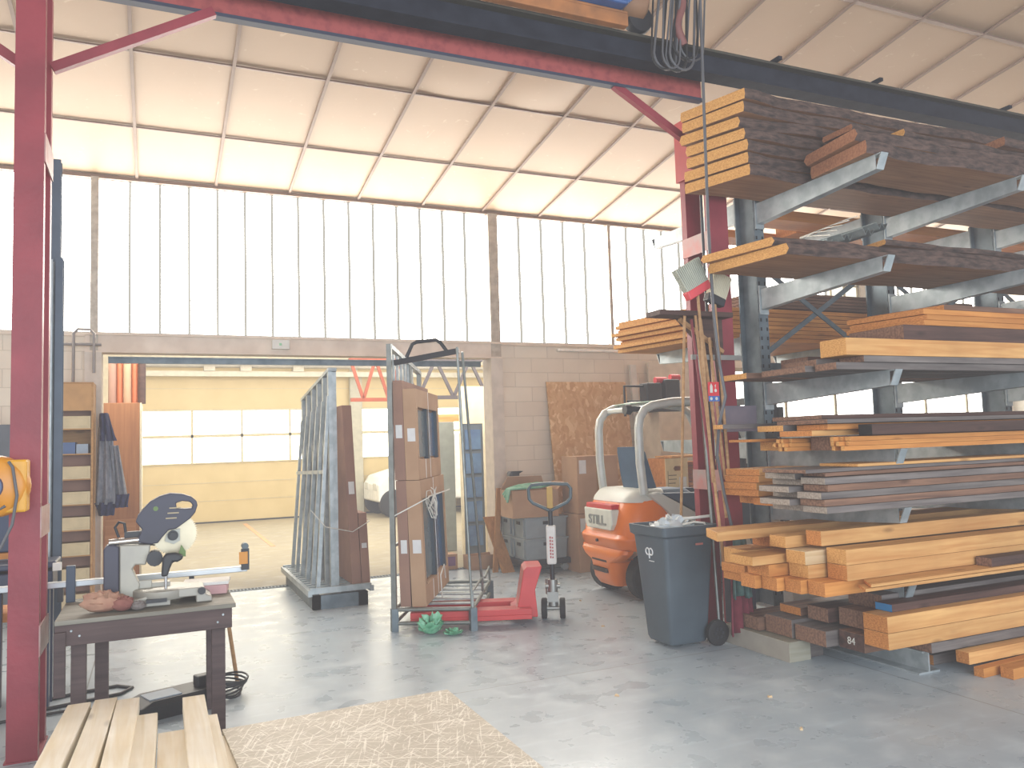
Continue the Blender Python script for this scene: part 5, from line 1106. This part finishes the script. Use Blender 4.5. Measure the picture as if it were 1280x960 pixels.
tb = solo(MB().loft([rrect(0, .14, 0, .14, .03, 0), rrect(0, .14, 0, .14, .03, .03), rrect(.02, .2, .0, .14, .03, .06)]), 'dark_tool', DARK, 'small dark object lying on the raised box flap', 'tool', loc=(4.2, 9.58, 1.21), smooth=40)
solo(MB().box(0, .28, 0, .02, 0, .9), 'blue_panel', mat('panel_teal', '3F6478', .5), 'narrow teal panel standing behind the grey crates', 'panel', loc=(4.85, 9.9, 0), bevel=.003)
OS = osb('osb_sheet', 'CDA474', 'B98C5C', 'DDBB8C')
solo(MB().hexa([(0, -.35, 0), (1.28, -.35, 0), (1.28, -.33, 0), (0, -.33, 0)], [(0, -.03, 2.47), (1.28, -.03, 2.47), (1.28, -.01, 2.47), (0, -.01, 2.47)]), 'strand_board', OS, 'large strand board leaning on the block wall behind the forklift', 'board', loc=(4.95, 9.98, 0))
def cbox(x, y, w, d, h, lab, z=0, rz=0):
    c_ = thing('cardboard_carton', lab, 'box', (x, y, z), rz)
    MB().box(0, w, 0, d, 0, h).build('box_body', CARD, c_, bevel=.004)
    MB().box(w*.46, w*.54, -.002, 0, 0, h).box(w*.46, w*.54, 0, d, h, h+.001).build('tape', mat('tape_tan', '9C7850', .4), c_)
    MB().box(.03, .13, -.003, -.001, h-.22, h-.05).build('shipping_label', LABELM, c_); return c_
cbox(4.83, 8.95, .62, .45, .72, 'lower large cardboard carton beside the grey crates')
cbox(4.85, 8.97, .60, .42, .72, 'upper large cardboard carton with a white label beside the strand board', z=.725)
lean(6.35, 9.75, 6.3, 9.92, 2.72, .1, .05, mat('alu_white', 'D5D2C8', .4, .2), 'tall white profile leaning on the wall right of the strand board')
solo(MB().box(0, .95, 0, .04, 0, 2.75), 'white_panel', mat('panel_cream', 'D3C8B4', .6), 'tall cream panel standing against the wall behind the forklift guard', 'panel', loc=(6.6, 9.9, 0), bevel=.004)
solo(MB().box(0, .05, 0, .05, 0, 2.0), 'timber_post', PINEO, 'thin orange-brown post against the cream panel', 'post', loc=(6.5, 9.7, 0))
# trestle of boards behind the forklift with the slotted box
ts = thing('trestle_stand', 'pale trestle stand carrying boards behind the forklift', 'trestle', (6.4, 8.75, 0))
for x in (.3, 2.4): MB().box(x, x+.08, 0, .6, 0.78, .85).box(x, x+.08, 0, .06, 0, .78).box(x, x+.08, .54, .6, 0, .78).build('trestle', CREAM, ts)
for k in range(9):
    board(6.42+random.uniform(-.04, .04)+(0 if k < 4 else .1), 8.78, .852+k*.052, 3.0, .5, .045, PINEO, ENDO, 'orange board, %s of the stack behind the right red post' % ['lowest', 'second lowest', 'third lowest', 'fourth lowest', 'middle', 'fourth highest', 'third highest', 'second highest', 'highest'][k], 'orange boards stacked behind the right post')
sb_ = thing('slotted_box', 'pale wooden box with hand slot and white label behind the forklift', 'box', (5.93, 8.6, .92))
holed([(0, 0), (.34, 0), (.34, .46), (0, .46)], [(.14, .30), (.24, .30), (.26, .33), (.24, .36), (.14, .36), (.12, .33)], 0, .015).build('front_board', mat('box_pale', 'D8C294', .7), sb_)
MB().box(.0, .015, .015, .4, 0, .46).box(.325, .34, .015, .4, 0, .46).box(.015, .325, .385, .4, 0, .46).box(.015, .325, .015, .385, 0, .015).build('side_board', PINEO, sb_)
MB().box(.2, .31, -.003, 0, .04, .22).mat(1).box(.04, .16, -.002, 0, .24, .25).box(.04, .16, -.002, 0, .19, .2).box(.04, .14, -.002, 0, .14, .15).box(.03, .035, -.002, 0, .03, .3).build('label', [LABELM, mat('ink', '6A6258', .8)], sb_)
MB().box(.1, .9, .0, .38, .465, .49).build('lid_board', PINE, sb_)
st2 = thing('stand_table', 'pale support table under the slotted box', 'table', (5.9, 8.55, 0))
MB().box(0, .48, 0, .45, .88, .918).build('table_top', CREAM, st2)
for x, y in ((.02, .02), (.4, .02), (.02, .38), (.4, .38)): MB().box(x, x+.05, y, y+.05, 0, .88).build('leg', CREAM, st2)

# ------------------------------------------------------------------ small litter on the floor
for k, (x, y) in enumerate(((3.6, 6.3), (4.0, 7.4), (3.55, 4.1), (3.3, 3.6), (2.7, 4.6))):
    solo(MB().hexa([(0, 0, 0), (.03, .005, 0), (.025, .02, 0), (0, .015, 0)], [(.002, .002, .008), (.028, .006, .012), (.02, .018, .01), (.003, .013, .014)]), 'wood_chip', PINEW, ['pale wood chip on the floor before the bin', 'pale scrap on the floor near the forklift wheel', 'wood chip on the open floor right of the plywood board', 'curled shaving at the lower right of the floor', 'tiny chip on the floor beyond the plywood board'][k], 'wood chip', loc=(x, y, 0), rot=(0, 0, k*1.3))

# ------------------------------------------------------------------ light
sc = bpy.context.scene
w = D.worlds.new('World'); sc.world = w; w.use_nodes = True
bg = w.node_tree.nodes['Background'] if 'Background' in w.node_tree.nodes else w.node_tree.nodes.new('ShaderNodeBackground')
bg.inputs[0].default_value = (.80, .90, 1.0, 1); bg.inputs[1].default_value = .9
out = w.node_tree.nodes.get('World Output') or w.node_tree.nodes.new('ShaderNodeOutputWorld'); w.node_tree.links.new(bg.outputs[0], out.inputs[0])
def area(name, loc, rot, sx, sy, e, col):
    l = D.lights.new(name, 'AREA'); l.shape = 'RECTANGLE'; l.size = sx; l.size_y = sy; l.energy = e; l.color = col
    o = D.objects.new(name, l); COL.objects.link(o); o.location = loc; o.rotation_euler = rot; return o
area('annex_fill_lamp', (3, 15, 4.3), (0, 0, 0), 8, 6, 230, (1, .93, .78))  # unseen lamp added to brighten the annex
# added glowing haze: milky veil and ambient fill from emission and absorption
nt = w.node_tree
em = nt.nodes.new('ShaderNodeEmission'); ab = nt.nodes.new('ShaderNodeVolumeAbsorption'); ad = nt.nodes.new('ShaderNodeAddShader')
area('rear_gate_daylight', (2, -3.8, 2.2), (rad(90), 0, 0), 9, 3.6, 430, (.74, .87, 1.0))
HZ = .0045
em.inputs[0].default_value = (.98, .95, .97, 1); em.inputs[1].default_value = HZ*1.05
ab.inputs['Color'].default_value = (0, 0, 0, 1); ab.inputs['Density'].default_value = HZ
nt.links.new(em.outputs[0], ad.inputs[0]); nt.links.new(ab.outputs[0], ad.inputs[1]); nt.links.new(ad.outputs[0], out.inputs['Volume'])

# ------------------------------------------------------------------ camera
yaw, pit, rol, F = .41875, .07237, -.03126, 1003.5
fw = Vector((math.sin(yaw)*math.cos(pit), math.cos(yaw)*math.cos(pit), math.sin(pit))); rt = Vector((math.cos(yaw), -math.sin(yaw), 0)); up = rt.cross(fw)
r2 = rt*math.cos(rol)+up*math.sin(rol); u2 = -rt*math.sin(rol)+up*math.cos(rol)
cam = D.cameras.new('Camera'); co = D.objects.new('Camera', cam); COL.objects.link(co)
M = Matrix((r2, u2, -fw)).transposed().to_4x4(); M.translation = Vector((0, 0, 1.65)); co.matrix_world = M
cam.sensor_width = 36; cam.lens = F/1280*36; cam.clip_start = .05; cam.clip_end = 100
sc.camera = co
sc.view_settings.view_transform = 'Standard'; sc.view_settings.look = 'None'; sc.view_settings.exposure = .5; sc.view_settings.gamma = 1.08
sc.cycles.use_denoising = True; sc.cycles.max_bounces = 7; sc.cycles.diffuse_bounces = 4; sc.cycles.sample_clamp_indirect = 6
